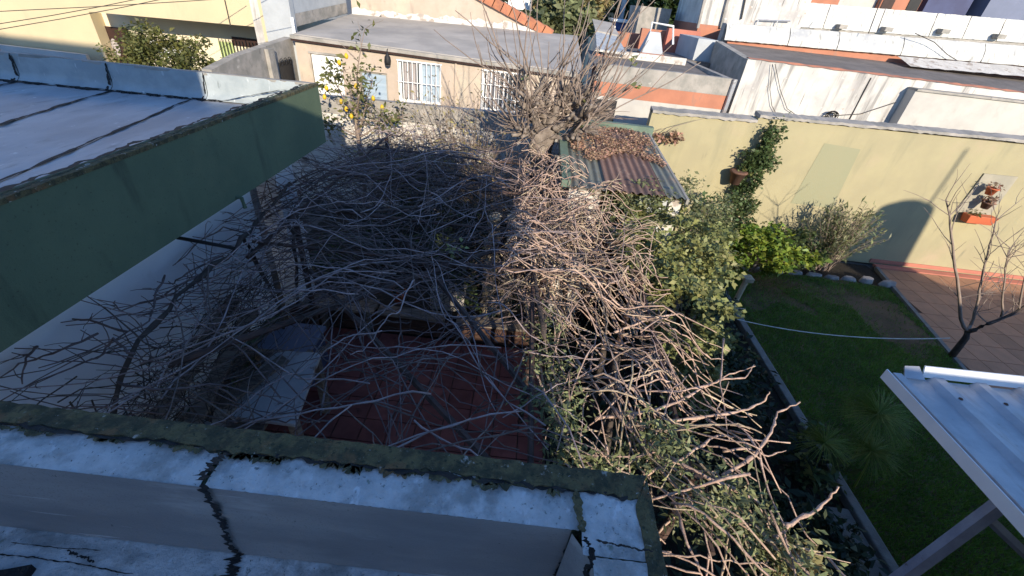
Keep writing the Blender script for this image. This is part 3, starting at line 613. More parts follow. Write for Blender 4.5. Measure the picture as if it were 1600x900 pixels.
# ================================================================ SHED with corrugated roof
sh = thing('garden_shed', 'small white shed with a rusty and green corrugated roof covered in dry leaves', 'shed', (1.3, 7, 0))
def shz(y): return 2.50+(y-5.55)*.055
def corr(x0, x1, y0, y1, m, z=0):
    n_ = int((x1-x0)/.0135); v = []; f = []; rows = 6
    for j in range(rows+1):
        y = y0+(y1-y0)*j/rows
        for i in range(n_+1):
            x = x0+(x1-x0)*i/n_; v.append((x, y, shz(y)+z+.016*math.cos((x-.47)*2*math.pi/.108)))
    for j in range(rows):
        for i in range(n_): a = j*(n_+1)+i; f.append([a, a+1, a+n_+2, a+n_+1])
    return mesh_obj('roof_sheet', v, f, m, sh, True)
corr(.62, 1.14, 5.52, 8.3, M['corr_green']); corr(1.10, 1.92, 5.50, 7.0, M['corr_rust'], .012); corr(1.10, 1.92, 6.85, 8.3, M['corr_rust'], .022); corr(1.88, 2.16, 5.50, 8.3, M['corr_green'], .018)
MB().prism([(.50, 5.6, shz(5.6)-.06), (.62, 5.6, shz(5.6)-.06), (.62, 8.6, shz(8.6)-.06), (.50, 8.6, shz(8.6)-.06)], (0, 0, .10)).build('barge_board', M['greentrim'], sh)
MB().box((.5, 8.30, 2.45), (2.25, 8.44, 2.76)).build('back_board', M['greentrim'], sh)
MB().prism([(2.165, 5.5, shz(5.5)-.06), (2.20, 5.5, shz(5.5)-.06), (2.20, 8.3, shz(8.3)-.06), (2.165, 8.3, shz(8.3)-.06)], (0, 0, .07)).build('barge_board', M['cement'], sh)
wl = MB(); wl.box((.62, 5.62, 0), (1.06, 5.74, 2.42)).box((2.0, 5.62, 0), (2.16, 5.74, 2.43)).box((.62, 5.74, 0), (.72, 8.3, 2.43)).box((2.06, 5.74, 0), (2.16, 8.3, 2.43)).box((.72, 8.2, 0), (2.06, 8.3, 2.43)); wl.build('wall', M['peel'], sh)
MB().box((1.6, 5.66, 1.1), (1.98, 5.70, 2.40)).build('grey_panel', M['cement_cool'], sh); MB().box((1.08, 5.68, 0), (1.58, 5.71, 2.1)).build('door', M['brown'], sh)
lf = rng.uniform(0, 1, (11000, 2)); X_ = .68+lf[:, 0]*1.42; Y_ = 6.75+.25*np.sin(X_*5)+rng.beta(1.1, 1.5, 11000)*1.5
keep = rng.uniform(0, 1, 11000) < np.clip(.45+.9*np.sin(X_*7)*np.sin(Y_*5)+(X_ > 1.0)*.3, .1, 1)
X_, Y_ = X_[keep], Y_[keep]; P = np.stack([X_, Y_, shz(Y_)+.025+rng.uniform(0, .035, len(X_))], 1)
o = leaf_mesh('leaf_litter', P, .036, .6, M['lf_dry'], None, .12); tagp(o, 'brown dry leaves lying on the corrugated shed roof', 'dry leaves')

# ================================================================ BACK BOUNDARY WALL (white, peeling)
wbw = thing('boundary_wall', 'peeling whitewashed boundary wall with a bare cement top below the peach house', 'wall', (-2, 9.5, 0))
v, f = grid(lambda u, t: (-6.2+6.30*u, 9.5+U(-.006, .006), 2.05*t), 40, 12); mesh_obj('rendered_face', v, f, M['peel'], wbw)
MB().prism([(-6.2, 9.51, 2.06), (.1, 9.51, 2.06), (.1, 9.51, 2.47), (-6.2, 9.51, 2.36)], (0, .16, 0)).build('cement_top', M['cement'], wbw)
MB().box((-6.2, 9.52, 0), (.1, 9.66, 2.055)).build('core', M['cement'], wbw)

# ================================================================ PEACH HOUSE
hs = thing('peach_house', 'single storey peach house with barred windows and a grey felt roof', 'house', (-2.5, 12, 0))
HX0, HX1, HY = -6.12, 1.05, 12.0
ez = lambda x: 3.17 - (x-HX0)*.0193
wins = [(-3.52, -2.43, 1.93, 2.90), (-1.36, -.25, 1.95, 2.90), (-4.55, -3.83, 1.75, 2.55)]
drs = [(-5.78, -4.98, 1.0, 2.82)]
# wall with real openings: grid cells
xsb = sorted({HX0, HX1, *[w[0] for w in wins+drs], *[w[1] for w in wins+drs]}); zsb = sorted({0.0, 3.02, *[w[2] for w in wins+drs], *[w[3] for w in wins+drs]})
mb = MB()
for i in range(len(xsb)-1):
    for j in range(len(zsb)-1):
        cx, cz = (xsb[i]+xsb[i+1])/2, (zsb[j]+zsb[j+1])/2
        if any(a < cx < b and c < cz < d for a, b, c, d in wins+drs): continue
        mb.poly([(xsb[i], HY, zsb[j]), (xsb[i+1], HY, zsb[j]), (xsb[i+1], HY, zsb[j+1]), (xsb[i], HY, zsb[j+1])])
for a, b, c, d in wins+drs:
    for q in ([(a, c), (b, c)], [(b, c), (b, d)], [(b, d), (a, d)], [(a, d), (a, c)]):
        (p, r), (s, t) = q; mb.poly([(p, HY, r), (s, HY, t), (s, HY+.14, t), (p, HY+.14, r)])
mb.poly([(HX0, HY, 3.02), (HX1, HY, 3.02), (HX1, HY, ez(HX1)-.02), (HX0, HY, ez(HX0)-.02)])
mb.poly([(HX0, HY, 0), (HX0, HY, ez(HX0)), (HX0, 16, 3.4), (HX0, 16, 0)]); mb.poly([(HX1, HY, 0), (HX1, HY, 3.0), (HX1, 16, 3.4), (HX1, 16, 0)])
mb.build('wall', M['peach'], hs)
MB().box((HX0, HY-.02, 0), (HX1, HY-.004, 1.72)).build('dado', M['cement'], hs)
def barred(w, nv, nh, sash):
    a, b, c, d = w; fr = MB(); e = .05
    fr.box((a, HY+.04, c), (b, HY+.09, c+e)).box((a, HY+.04, d-e), (b, HY+.09, d)).box((a, HY+.04, c+e), (a+e, HY+.09, d-e)).box((b-e, HY+.04, c+e), (b, HY+.09, d-e)).box(((a+b)/2-.025, HY+.04, c+e), ((a+b)/2+.025, HY+.09, d-e))
    wd = fr.build('window', M['white_paint'], hs)
    MB().box((a+e, HY+.07, c+e), ((a+b)/2-.025, HY+.075, d-e)).build('pane', M['glass'], wd)
    MB().box(((a+b)/2+.025, HY+.07, c+e), (b-e, HY+.075, d-e)).build('pane', M['glass_blue'] if sash else M['glass'], wd)
    MB().box((a-.04, HY-.05, c-.06), (b+.04, HY+.03, c-.002)).build('sill', M['cement'], wd)
    if sash is not None:
        v, f = grid(lambda u, t: (a+.1+(.35)*u, HY+.066+.006*math.sin(u*30), c+.06+(d-c-.12)*t), 20, 2); mesh_obj('curtain', v, f, M['curtain'], wd)
    MB().box((a-.03, HY-.055, c-.02), (b+.03, HY-.035, c+.01)).build('grille_frame', M['white_paint'], wd); MB().box((a-.03, HY-.055, d-.01), (b+.03, HY-.035, d+.02)).build('grille_frame', M['white_paint'], wd)
    for k in range(nh): z = c+(d-c)*(k+1)/(nh+1); MB().box((a-.03, HY-.054, z-.008), (b+.03, HY-.036, z+.008)).build('grille_rail', M['white_paint'], wd)
    for k in range(nv+1): x = a+(b-a)*k/nv; MB().box((x-.009, HY-.050, c+.012), (x+.009, HY-.032, d-.012)).build('grille_bar', M['white_paint'], wd)
barred(wins[0], 9, 1, True); barred(wins[1], 10, 2, False)
a, b, c, d = wins[2]; wd = MB().box((a, HY+.05, d-.05), (b, HY+.08, d)).box((a, HY+.05, c), (a+.05, HY+.08, d-.05)).box((b-.05, HY+.05, c), (b, HY+.08, d-.05)).build('window', M['cement'], hs); MB().box((a+.05, HY+.06, c), (b-.05, HY+.066, d-.05)).build('pane', M['glass_blue'], wd)
a, b, c, d = drs[0]; dr = bevel(MB().box((a+.02, HY+.02, c), (b-.02, HY+.06, d-.02)).build('door', M['white_paint'], hs), .006)
MB().box((a+.1, HY+.008, c+.9), (b-.1, HY+.019, d-.12)).build('door_panel', M['white_paint'], dr); MB().box((a-.04, HY-.02, d-.0), (b+.04, HY+.0-.002, d+.05)).build('lintel', M['pink'] if False else M['cement'], hs)
# eave gutter + roof
MB().prism([(HX0-.05, HY-.12, ez(HX0)-.05), (HX1+.1, HY-.12, ez(HX1)-.05), (HX1+.1, HY-.12, ez(HX1)+.03), (HX0-.05, HY-.12, ez(HX0)+.03)], (0, .11, 0)).build('gutter', M['cement'], hs)
MB().prism([(HX0-.05, HY-.10, ez(HX0)-.10), (HX1+.1, HY-.10, ez(HX1)-.10), (HX1+.1, HY-.10, ez(HX1)-.052), (HX0-.05, HY-.10, ez(HX0)-.052)], (0, .09, 0)).build('gutter_board', M['brown'], hs)
MB().hexa([(HX0, HY-.01, ez(HX0)-.02), (HX1+.1, HY-.01, ez(HX1)-.02), (HX1+.1, 16, 3.60), (HX0, 16, 3.50)], [(HX0, HY-.01, ez(HX0)+.05), (HX1+.1, HY-.01, ez(HX1)+.05), (HX1+.1, 16, 3.66), (HX0, 16, 3.55)]).build('roof', M['roofgrey'], hs)
MB().tube([(-2.05, HY-.03, 2.98), (-2.05, HY-.03, 1.2)], .03, 6).build('drain_pipe', M['peach'], hs)
for x, z in ((-3.74, 3.1), (-.42, 2.98)):
    l = MB().lathe((x, HY-.16, z-.34), [(.02, -.02), (.07, .02), (.085, .12), (.075, .2), (.03, .26), (.012, .34)], 8).build('wall_lamp', M['iron'], hs, True)
    MB().tube([(x, HY-.16, z), (x, HY-.12, z+.03), (x, HY-.02, z+.0)], .012, 5).build('lamp_bracket', M['iron'], l)
    MB().lathe((x, HY-.16, z-.335), [(.06, .0), (.08, .10), (.07, .17)], 8).build('lamp_glass', M['curtain'], l, True)
sc = MB().poly([(-6.0, HY+.1, 3.28), (-5.9, HY+.1, 3.28), (-5.9, HY+.1, 3.45), (-6.0, HY+.1, 3.42)]); 
# back walls of the upper part
bw2 = thing('upper_house_wall', 'cream rendered upper wall with a peeling base behind the grey felt roof', 'wall', (-3, 16, 0))
tz = lambda px, py: ay(px, py, 16)
A = ay(742, -5, 16); B = ay(858, 58, 16)
MB().prism([(HX0, 16.0, 3.2), (B.x, 16.0, 3.2), (B.x, 16.0, B.z), (A.x, 16.0, A.z), (A.x-.9, 16.0, A.z+.6), (HX0, 16.0, A.z+.6)], (0, .25, 0)).build('wall', M['peach'], bw2)
v, f = grid(lambda u, t: (HX0+.02+(B.x-.3-HX0)*u, 15.97+U(-.01, .01)-.05*(1-t), 3.52+.12*u + t*(.17+.04*math.sin(u*40)+U(-.03, .03))), 60, 3); mesh_obj('peeling_base', v, f, M['peel'], bw2)
nt_ = 9
for i in range(nt_):
    p = A.lerp(B, (i+.0)/nt_); q = A.lerp(B, (i+1.06)/nt_); up_ = Vector((.10, 0, .17))
    MB().prism([p+Vector((0, -.12, -.02)), q+Vector((0, -.12, -.03)), q+Vector((.11, -.12, .20)), p+Vector((.11, -.12, .23))], (0, .5, 0)).build('coping_tile', M['tilecoping'], bw2)
sw = thing('grey_side_wall', 'pale grey rendered wall rising at the left end of the felt roof', 'wall', (-6.5, 13, 0))
MB().box((-6.95, 12.25, 0), (-6.24, 12.45, 6)).box((-6.50, 12.45, 3.42), (-6.27, 15.99, 6)).build('wall', M['cement_cool'], sw)
v, f = grid(lambda u, t: (-6.255+U(-.006, .006), 12.46+3.5*u, 3.33+.22*u+t*.28), 20, 2); mesh_obj('brick_base', v, f, M['cement'], sw)
MB().tube([(-6.2, 12.2, 3.2), (-6.2, 12.2, 3.55)], .04, 6).build('white_pipe', M['white_paint'], sw)
# cement side boundary wall with scroll iron
cw = thing('cement_side_wall', 'old grey cement wall running back to the corner of the peach house', 'wall', (-6.4, 10.5, 0))
MB().prism([(-6.3, 8.9, 0), (-6.3, 12.24, 0), (-6.3, 12.24, 3.10), (-6.3, 9.9, 2.92), (-6.3, 8.9, 2.76)], (-.2, 0, 0)).build('wall', M['cement'], cw)
MB().box((-6.29, 10.85, 0), (-6.2, 11.1, 2.96)).build('pilaster', M['cement'], cw)
gr = MB().box((-6.285, 11.35, 2.05), (-6.26, 11.95, 2.62)).build('dark_grille', M['iron'], cw)
for k in range(3):
    y = 11.4+k*.2; MB().tube([(-6.24, y+.1*math.cos(w)*(1-w/14), 2.62+.1*math.sin(w)*(1-w/14)+k*.0) for w in [i*.7 for i in range(14)]], .010, 4).build('iron_scroll', M['iron'], gr)

# ================================================================ CREAM BUILDING top left
yb = thing('cream_building', 'large cream building with an overhanging upper floor and a dark carved door', 'building', (-10, 14, 0))
o_ = ay(125, 17, 13.0); o2 = ay(411, 43, 13.0)
YF = 14.3
MB().prism([(o_.x, 13.0, o_.z), (o2.x, 13.0, o2.z+.0), (o2.x, 13.0, 9), (o_.x, 13.0, 9)], (0, 1.29, 0)).build('upper_storey', M['cream'], yb)
MB().box((-13.4, YF, 0), (-7.6, 18, 9)).build('wall', M['cream_lt'], yb)
MB().box((-26, YF-.4, 0), (-13.05, 18, 9)).build('wall', M['cream'], yb)
dl = ay(150, 39, YF-.02); d2 = ay(192, 37, YF-.02)
dd = bevel(MB().box((dl.x, YF-.06, 0.6), (d2.x, YF-.003, dl.z)).build('door', M['brown'], yb), .01)
for (x0, x1) in ((.06, .24), (.70, .9)):
    w = d2.x-dl.x; MB().box((dl.x+w*x0, YF-.085, 1.0), (dl.x+w*x1, YF-.062, dl.z-.12)).build('door_panel', M['brown'], dd)
c_ = ((dl.x+d2.x)/2-.02, YF-.07, dl.z-.55); n_ = len(c_)
v = [(c_[0]+.12*math.cos(w), YF-.075, c_[2]+.24*math.sin(w)) for w in [k*2*math.pi/20 for k in range(20)]]; mesh_obj('oval_glass', v, [list(range(20))[::-1]], M['curtain'], dd)
MB().box((d2.x+.002, YF-.08, .6), (d2.x+.07, YF-.002, dl.z)).build('door_frame', M['brown'], yb)
MB().box((d2.x+.5, YF-.03, 1.9), (d2.x+1.9, YF-.004, 2.36)).build('white_panel', M['white_paint'], yb)
g1 = ay(345, 62, YF-.03); g2 = ay(418, 70, YF-.03)
MB().box((g1.x-.1, YF-.03, 1.0), (g1.x+.35, YF-.004, g1.z-.05)).build('lime_panel', M['greenpaint'], yb)
wn = MB().box((g1.x+.37, YF-.04, 1.2), (g2.x-.05, YF-.006, g1.z-.12)).build('window', M['cream_lt'], yb)
MB().box((g1.x+.42, YF-.045, 1.5), (g1.x+.60, YF-.041, g1.z-.3)).build('pane', M['glass'], wn); MB().box((g1.x+.36, YF-.05, g1.z-.11), (g2.x+.0, YF-.004, g1.z+.12)).build('shutter_box', M['brown'], wn)
for k in range(15): x = g1.x+.0+k*(g2.x-g1.x)/14; MB().box((x-.008, YF-.14, 1.0), (x+.008, YF-.12, g1.z+.04)).build('grille_bar', M['iron'], wn)
for z in (1.6, 2.1): MB().box((g1.x-.1, YF-.139, z), (g2.x, YF-.121, z+.016)).build('grille_rail', M['iron'], wn)
p1, p2 = ay(398, 0, 12.9), ay(414, 0, 12.9)
MB().box((-7.62, 12.9, 0), (-7.40, 13.1, 6)).build('pilaster', M['stain_white'], yb); MB().box((-7.39, 12.88, 0), (-7.28, 13.05, 6)).build('drain_pipe', M['cream'], yb)
MB().tube([(-8.3, 12.97, 5), (-8.32, 12.97, 3.1)], .012, 4).build('cable_drop', M['cable'], yb)
gf = thing('grey_front_fence', 'grey boundary panel with iron bars in front of the cream building', 'fence', (-15, 13.2, 0))
MB().box((-21, 13.4, 0), (-13.2, 13.5, 1.9)).build('panel', M['cement_cool'], gf)
for k in range(34): x = -21+k*.14; MB().box((x, 13.38, 1.9), (x+.02, 13.40, 2.6)).build('iron_bar', M['iron'], gf)
MB().box((-21, 13.37, 2.58), (-16.3, 13.41, 2.62)).build('top_rail', M['iron'], gf)
for i, (a, b) in enumerate((((-10, 4), (300, -12)), ((-10, 24), (150, -2)), ((-10, 33), (190, -2)))):
    p, q = ay(*a, 9.0), ay(*b, 10.0); p = p+(p-q)*1.5; q = q+(q-p)*.6; pts = [p.lerp(q, t/8) - Vector((0, 0, .15*4*(t/8)*(1-t/8))) for t in range(9)]
    tagp(MB().tube(pts, .007, 5).build('overhead_cable', M['cable']), ['uppermost of the three cables crossing before the cream building', 'middle cable of the three crossing before the cream building', 'lowest of the three cables before the cream building'][i], 'cable', 'overhead cables at the upper left')
shrub('street_tree', 'round leafy yellow green bush behind the left roof edge', 'bush', (-8.5, 10.7, 0), (-8.55, 10.6, 2.42), (1.25, .9, .85), 8500, .085, .6, 'lf_bush', 24, 90, .22)
shrub('dry_bramble', 'withered brown bramble behind the far left roof edge', 'bush', (-11.6, 9.9, 0), (-11.5, 9.9, 2.05), (1.9, .6, .38), 1300, .09, .6, 'lf_dry', 60, 70, .2, stemm='shoot')
for k in range(7):
    x = -11.4+k*.27+U(-.05, .05); lean = U(-.2, .1)
    tagp(MB().tube([(x, 9.6, 1.2), (x+lean, 9.65, 2.15+U(-.1, .35))], .026, 6).build('garden_stake', M['pot'] if k in (3, 4) else M['white_paint']), ['leftmost white stake leaning among the withered bramble', 'second white stake from the left among the withered bramble', 'white stake just left of the orange stakes in the bramble', 'left one of the two orange stakes in the bramble', 'right one of the two orange stakes in the bramble', 'white stake just right of the orange stakes in the bramble', 'rightmost white stake leaning among the withered bramble'][k], 'stake', 'stakes in the bramble')

# ================================================================ WHITE BUILDING right, behind the yellow wall
wb = thing('white_building', 'long white building with streaky stains and sheeted roof behind the yellow wall', 'building', (9, 12, 0))
WY = 12.0
v, f = grid(lambda u, t: (5.02+14*u, WY+U(-.008, .008), (3.79-.09*u+U(-.012, .012)*(1 if t > .9 else 0))*t), 70, 10); mesh_obj('front_wall', v, f, M['stain_white'], wb)
MB().prism([(5.02, WY+.012, 0), (5.02, 14.6, 0), (5.02, 14.6, 4.0), (5.02, WY+.012, 3.77)], (.2, 0, 0)).build('side_wall', M['cement'], wb)
v, f = grid(lambda u, t: (5.03+14*u, WY-.03+.22*t, 3.80-.09*u+U(-.012, .012)+.03*math.sin(t*3)), 80, 3); mesh_obj('brick_coping', v, f, M['orange'], wb)
MB().tube([(8.05, WY-.012, 3.7), (8.04, WY-.012, 2.0)], .014, 4).build('cable_drop', M['cable'], wb)
# whitewashed panel in front, lower right
P1 = ay(1431, 142, 11.7); P2 = ay(1600, 158, 11.7)
MB().prism([(P1.x, 11.7, 0), (16, 11.7, 0), (16, 11.7, P1.z-.02), (P1.x, 11.7, P1.z)], (0, .28, 0)).build('lower_panel', M['white_panel'], wb)
MB().box((P1.x, 11.66, P1.z+.003), (16, 11.98, P1.z+.05)).build('panel_coping', M['cement'], wb)
# dark flat roof, rising slightly, then the two bright sheeted parapets
R1 = 15.2
MB().poly([(5.1, 12.2, 3.70), (19, 12.2, 3.62), (19, R1+.05, 3.95), (5.1, R1+.05, 3.95)]).build('roof_felt', M['roofdark'], wb)
a0, a1 = ay(1130, 62, R1), ay(1600, 103, R1)
lz = lambda x: a0.z+(a1.z-a0.z)*(x-a0.x)/(a1.x-a0.x)
b0, b1 = ay(1133, 36, R1), ay(1600, 72, R1)
hz_ = lambda x: b0.z+(b1.z-b0.z)*(x-b0.x)/(b1.x-b0.x)
MB().prism([(5.6, R1+.05, 3.6), (22, R1+.05, 3.6), (22, R1+.05, lz(22)-.002), (5.6, R1+.05, lz(5.6)-.002)], (0, .3, 0)).build('orange_band', M['orange'], wb)
k = 0; x = a0.x
cuts = [a0.x, ay(1235, 55, R1).x, ay(1315, 55, R1).x, ay(1418, 60, R1).x, ay(1540, 80, R1).x, 17.5, 21]
for i in range(len(cuts)-1):
    x0, x1 = cuts[i]+.01, cuts[i+1]-.01
    def fn(u, t): x = x0+(x1-x0)*u; return (x, R1-.06+.22*t*t+U(-.008, .008), lz(x)+(hz_(x)-lz(x))*t+U(-.006, .006))
    v, f = grid(fn, 20, 8); mesh_obj('parapet_sheet', v, f, M['mem_sun'], wb, True)
MB().prism([(a0.x, R1+.2, 3.9), (22, R1+.2, 3.9), (22, R1+.2, hz_(22)), (a0.x, R1+.2, hz_(a0.x))], (0, .3, 0)).build('parapet_core', M['cement'], wb)
v, f = grid(lambda u, t: (ay(1390, 100, R1).x+12*u, R1-.16-.7*t, lz(ay(1390, 100, R1).x+12*u)-.02-.20*t+U(-.01, .01)), 60, 3); mesh_obj('drip_ledge', v, f, M['peel'], wb)
# second, higher parapet behind
R2 = 18.0
c0, c1 = ay(1235, 40, R2), ay(1600, 66, R2); d0, d1 = ay(1240, 2, R2), ay(1600, 32, R2)
l2 = lambda x: c0.z+(c1.z-c0.z)*(x-c0.x)/(c1.x-c0.x)
h2 = lambda x: d0.z+(d1.z-d0.z)*(x-d0.x)/(d1.x-d0.x)
MB().poly([(a0.x, R1+.4, b0.z-.05), (22, R1+.4, hz_(22)-.05), (26, R2-.1, l2(26)-.15), (a0.x+1, R2-.1, l2(a0.x)-.15)]).build('roof_felt', M['roofgrey'], wb)
MB().prism([(c0.x, R2, 3.5), (27, R2, 3.5), (27, R2, h2(27)-.01), (c0.x, R2, h2(c0.x)-.01)], (0, .35, 0)).build('parapet_core', M['orange'], wb)
MB().prism([(c0.x, R2-.12, l2(c0.x)-.5), (27, R2-.12, l2(27)-.5), (27, R2-.12, l2(27)), (c0.x, R2-.12, l2(c0.x))], (0, .115, 0)).build('cement_band', M['cement'], wb)
cuts = [c0.x, ay(1292, 20, R2).x, ay(1375, 30, R2).x, ay(1460, 30, R2).x, ay(1515, 30, R2).x, ay(1565, 40, R2).x, 18.5, 21, 25]
for i in range(len(cuts)-1):
    x0, x1 = cuts[i]+.012, cuts[i+1]-.012
    def fn(u, t): x = x0+(x1-x0)*u; return (x, R2-.16+.14*t+U(-.008, .008), l2(x)-.02+(h2(x)-l2(x)+.02)*t+U(-.006, .006))
    v, f = grid(fn, 16, 8); mesh_obj('parapet_sheet', v, f, M['mem_sun'], wb, True)
for px, py in ((1312, 42), (1382, 46), (1470, 49), (1556, 57)):
    p = ay(px, py, R2-.15); MB().box((p.x-.14, p.y-.25, p.z-.05), (p.x+.12, p.y, p.z+.07)).build('water_spout', M['cement'], wb)
# rebar frame at the left end
e0 = ay(1185, 31, 17.5); e1 = ay(1235, 33, 17.5)
fr = thing('roof_rack', 'thin pale metal rack on the roof left of the bright parapet', 'rack', (e0.x, 17.5, e0.z-.6))
MB().tube([e0, e1], .025, 5).tube([e0, e0-Vector((0, 0, .6))], .02, 5).tube([e0.lerp(e1, .6), e0.lerp(e1, .6)-Vector((0, 0, .6))], .02, 5).build('frame', M['galv'], fr)
# coil of cable on the wall and hanging lines
co = ay(1297, 181, WY-.06)
mb = MB()
for k in range(6):
    r = U(.10, .17); ph = U(-.4, .4); mb.tube([co+Vector((r*math.cos(w)+U(-.01, .01), -.02-.012*k, r*.75*math.sin(w)+ph*.1)) for w in [i*2*math.pi/12 for i in range(13)]], .011, 4)
tagp(mb.build('cable_coil', M['black']), 'coil of black cable hanging on the white stained wall', 'cable coil')
a = ay(1255, 186, WY-.03); b = ay(1400, 160, WY-.03); mid = ay(1345, 178, WY-.03)
tagp(MB().tube([a, co, mid, b], .009, 4).build('wall_cable', M['cable']), 'thin cable running from the coil along the white wall', 'cable')
a = ay(1205, 98, WY-.06)
pts = [ay(*q, WY-.06) for q in ((1207, 100), (1203, 140), (1206, 165), (1214, 180))]; tagp(MB().tube(pts, .007, 4).build('hanging_cable', M['cable']), 'left of two thin cables hanging down the white stained wall', 'cable')
pts = [ay(*q, WY-.06) for q in ((1211, 100), (1219, 140), (1230, 170), (1250, 184))]; tagp(MB().tube(pts, .007, 4).build('hanging_cable', M['cable']), 'right of two thin cables hanging down the white stained wall', 'cable')
a = ay(1378, -5, 16); b = ay(1357, 52, 15.0); tagp(MB().tube([a, b], .012, 4).build('antenna_wire', M['cable']), 'straight dark wire running down across the bright parapet', 'cable')
pts = [ay(*q, 15.0) for q in ((1430, 52), (1460, 66), (1480, 85), (1496, 95))]; tagp(MB().tube(pts, .010, 4).build('roof_cable', M['cable']), 'loose dark cable lying across the lower bright parapet', 'cable')
# dark blue houses behind top right
Y4 = 24
bh = thing('blue_house', 'dark blue grey house behind the bright parapets at the upper right', 'house', (24, Y4, 0))
q0 = ay(1440, 20, Y4); q1 = ay(1510, 20, Y4); q2 = ay(1530, 20, Y4)
MB().box((q0.x, Y4, 0), (q1.x, Y4+6, 9)).build('wall', M['bluewall'], bh); MB().box((q1.x+.02, Y4+.7, 0), (q2.x, Y4+5, 9)).build('recess_wall', M['black'], bh); MB().box((q2.x, Y4-.2, 0), (q2.x+14, Y4+6, 9)).build('front_wall', M['bluegrey'], bh)
oh = thing('orange_house', 'orange and maroon house with dark openings behind the bright parapet', 'house', (20, Y4, 0))
q0 = ay(1375, 8, Y4); q1 = ay(1395, 8, Y4); q2 = ay(1418, 8, Y4); q3 = ay(1438, 8, Y4)
MB().box((q0.x, Y4, 0), (q3.x-.02, Y4+5, 9)).build('wall', M['orange'], oh); MB().box((q0.x+.05, Y4-.03, 3), (q1.x, Y4-.002, 8)).build('doorway', M['brown'], oh); MB().box((q2.x, Y4-.03, 3), (q3.x-.05, Y4-.002, 8)).build('doorway', M['black'], oh)
wh = thing('pale_house', 'pale house wall behind the bright parapet at the top edge', 'house', (18, Y4, 0))
q4 = ay(1285, 8, Y4); MB().box((q4.x, Y4+.3, 0), (q0.x-.02, Y4+5, 9)).build('wall', M['white_panel'], wh)
cc0 = ay(1230, 8, 21); cc1 = ay(1284, 8, 21); rb = thing('red_brick_house', 'low orange brick wall at the top edge left of the pale house', 'house', (cc0.x, 21, 0)); MB().box((cc0.x, 21, 0), (cc1.x+.6, 23, 6.2)).build('wall', M['orange'], rb)

# ================================================================ CREAM BLOCK with orange base (top, right of centre)
cb = thing('cream_block', 'cream block with an orange painted base beside the dark far trees', 'building', (9, 18, 0))
Y5 = 17.6
g0, g1 = ay(1092, 40, Y5), ay(1232, 30, Y5); gz = ay(1100, 38, Y5).z
MB().box((g0.x, Y5, gz), (g1.x+.5, 21, 9)).build('wall', M['stain_white'], cb); MB().box((g0.x-.02, Y5-.02, 0), (g1.x+.5, 21, gz-.003)).build('base_wall', M['orange'], cb)
for px in (1098, 1134): MB().tube([ay(px, 0, Y5-.08)+Vector((0, 0, 1)), ay(px-8, 44, Y5-.08)], .05, 6).build('drain_pipe', M['cement'], cb)
t_ = ay(1162, 15, Y5-.06); MB().tube([ay(1165, -4, Y5-.05), ay(1158, 30, Y5-.05)], .03, 4).build('drain_pipe', M['iron'], cb)
# grey rendered cabin next to the white building's end
gc = thing('grey_cabin', 'small pale grey rendered cabin with a dark blue stain beside the dark alley', 'building', (5, 15, 0))
a_, b_ = ay(1092, 60, 14.7), ay(1122, 66, 14.7); MB().box((a_.x, 14.7, 0), (b_.x, 16.8, a_.z)).build('wall', M['cement_cool'], gc)
MB().box((b_.x+.01, 14.65, 0), (b_.x+.5, 16.5, a_.z-.1)).build('dark_blue_wall', M['bluewall'], gc)  # narrow dark blue wall at the cabin's right end

# ================================================================ ORANGE BAND SHED next to the peach house
ob = thing('banded_outhouse', 'low outhouse with a grey, orange and white banded wall behind the garden shed', 'building', (3.3, 11, 0))
t0, t1 = ay(983, 108, 11), ay(1147, 120, 11)
x0, x1, zt = 1.35, t1.x, (t0.z+t1.z)/2
MB().box((x0, 11, 0), (x1, 11.15, zt-.66)).build('white_band', M['white_panel'], ob); MB().box((x0, 10.995, zt-.66), (x1, 11.15, zt-.36)).build('orange_band', M['orange'], ob); MB().box((x0, 10.99, zt-.36), (x1, 11.16, zt)).build('cement_band', M['cement'], ob)
MB().tube([(x1+.03, 10.95, zt), (x1+.03, 10.95, 0)], .05, 6).build('drain_pipe', M['galv'], ob)
MB().box((x1-.15, 11.165, 0), (x1, 14.4, zt)).build('side_wall', M['cement'], ob)
MB().poly([(x0, 11.16, zt-.1), (x1-.16, 11.16, zt-.1), (x1-.16, 14.4, zt-.02), (x0, 14.4, zt-.02)]).build('roof', M['roofdark'], ob)
MB().box((1.8, 13.4, zt-.05), (4.0, 13.5, zt+.12)).build('white_kerb', M['peel'], ob)
MB().box((1.36, 10.93, 1.4), (1.95, 10.985, 2.7)).build('opening', M['black'], ob)
# pyramid skylight
sk = thing('pyramid_skylight', 'small grey pyramid skylight on the dark flat roof', 'skylight', (3.2, 14.6, 3.4))
s0, s1 = ay(1003, 82, 14.2), ay(1036, 84, 14.2); w_ = s1.x-s0.x; zb = s0.z; xc = (s0.x+s1.x)/2
MB().box((s0.x-.03, 14.15, zb-.25), (s1.x+.03, 14.2+w_, zb)).build('kerb', M['orange'], sk)
lo = [(s0.x, 14.2, zb+.003), (s1.x, 14.2, zb+.003), (s1.x, 14.17+w_, zb+.003), (s0.x, 14.17+w_, zb+.003)]; hi = [(xc-.15, 14.2+w_*.45, zb+.52), (xc+.15, 14.2+w_*.45, zb+.52), (xc+.15, 14.2+w_*.7, zb+.52), (xc-.15, 14.2+w_*.7, zb+.52)]
MB().hexa(lo, hi).build('cap', M['cement_cool'], sk)
MB().box((2.2, 14.42, zb-.55), (5.0, 16.8, zb-.08)).build('roof_base', M['roofdark'], sk)
pf = thing('pipe_hoop', 'white bent pipe hoop standing beside the pyramid skylight', 'pipe', (3.4, 15.6, 3.4))
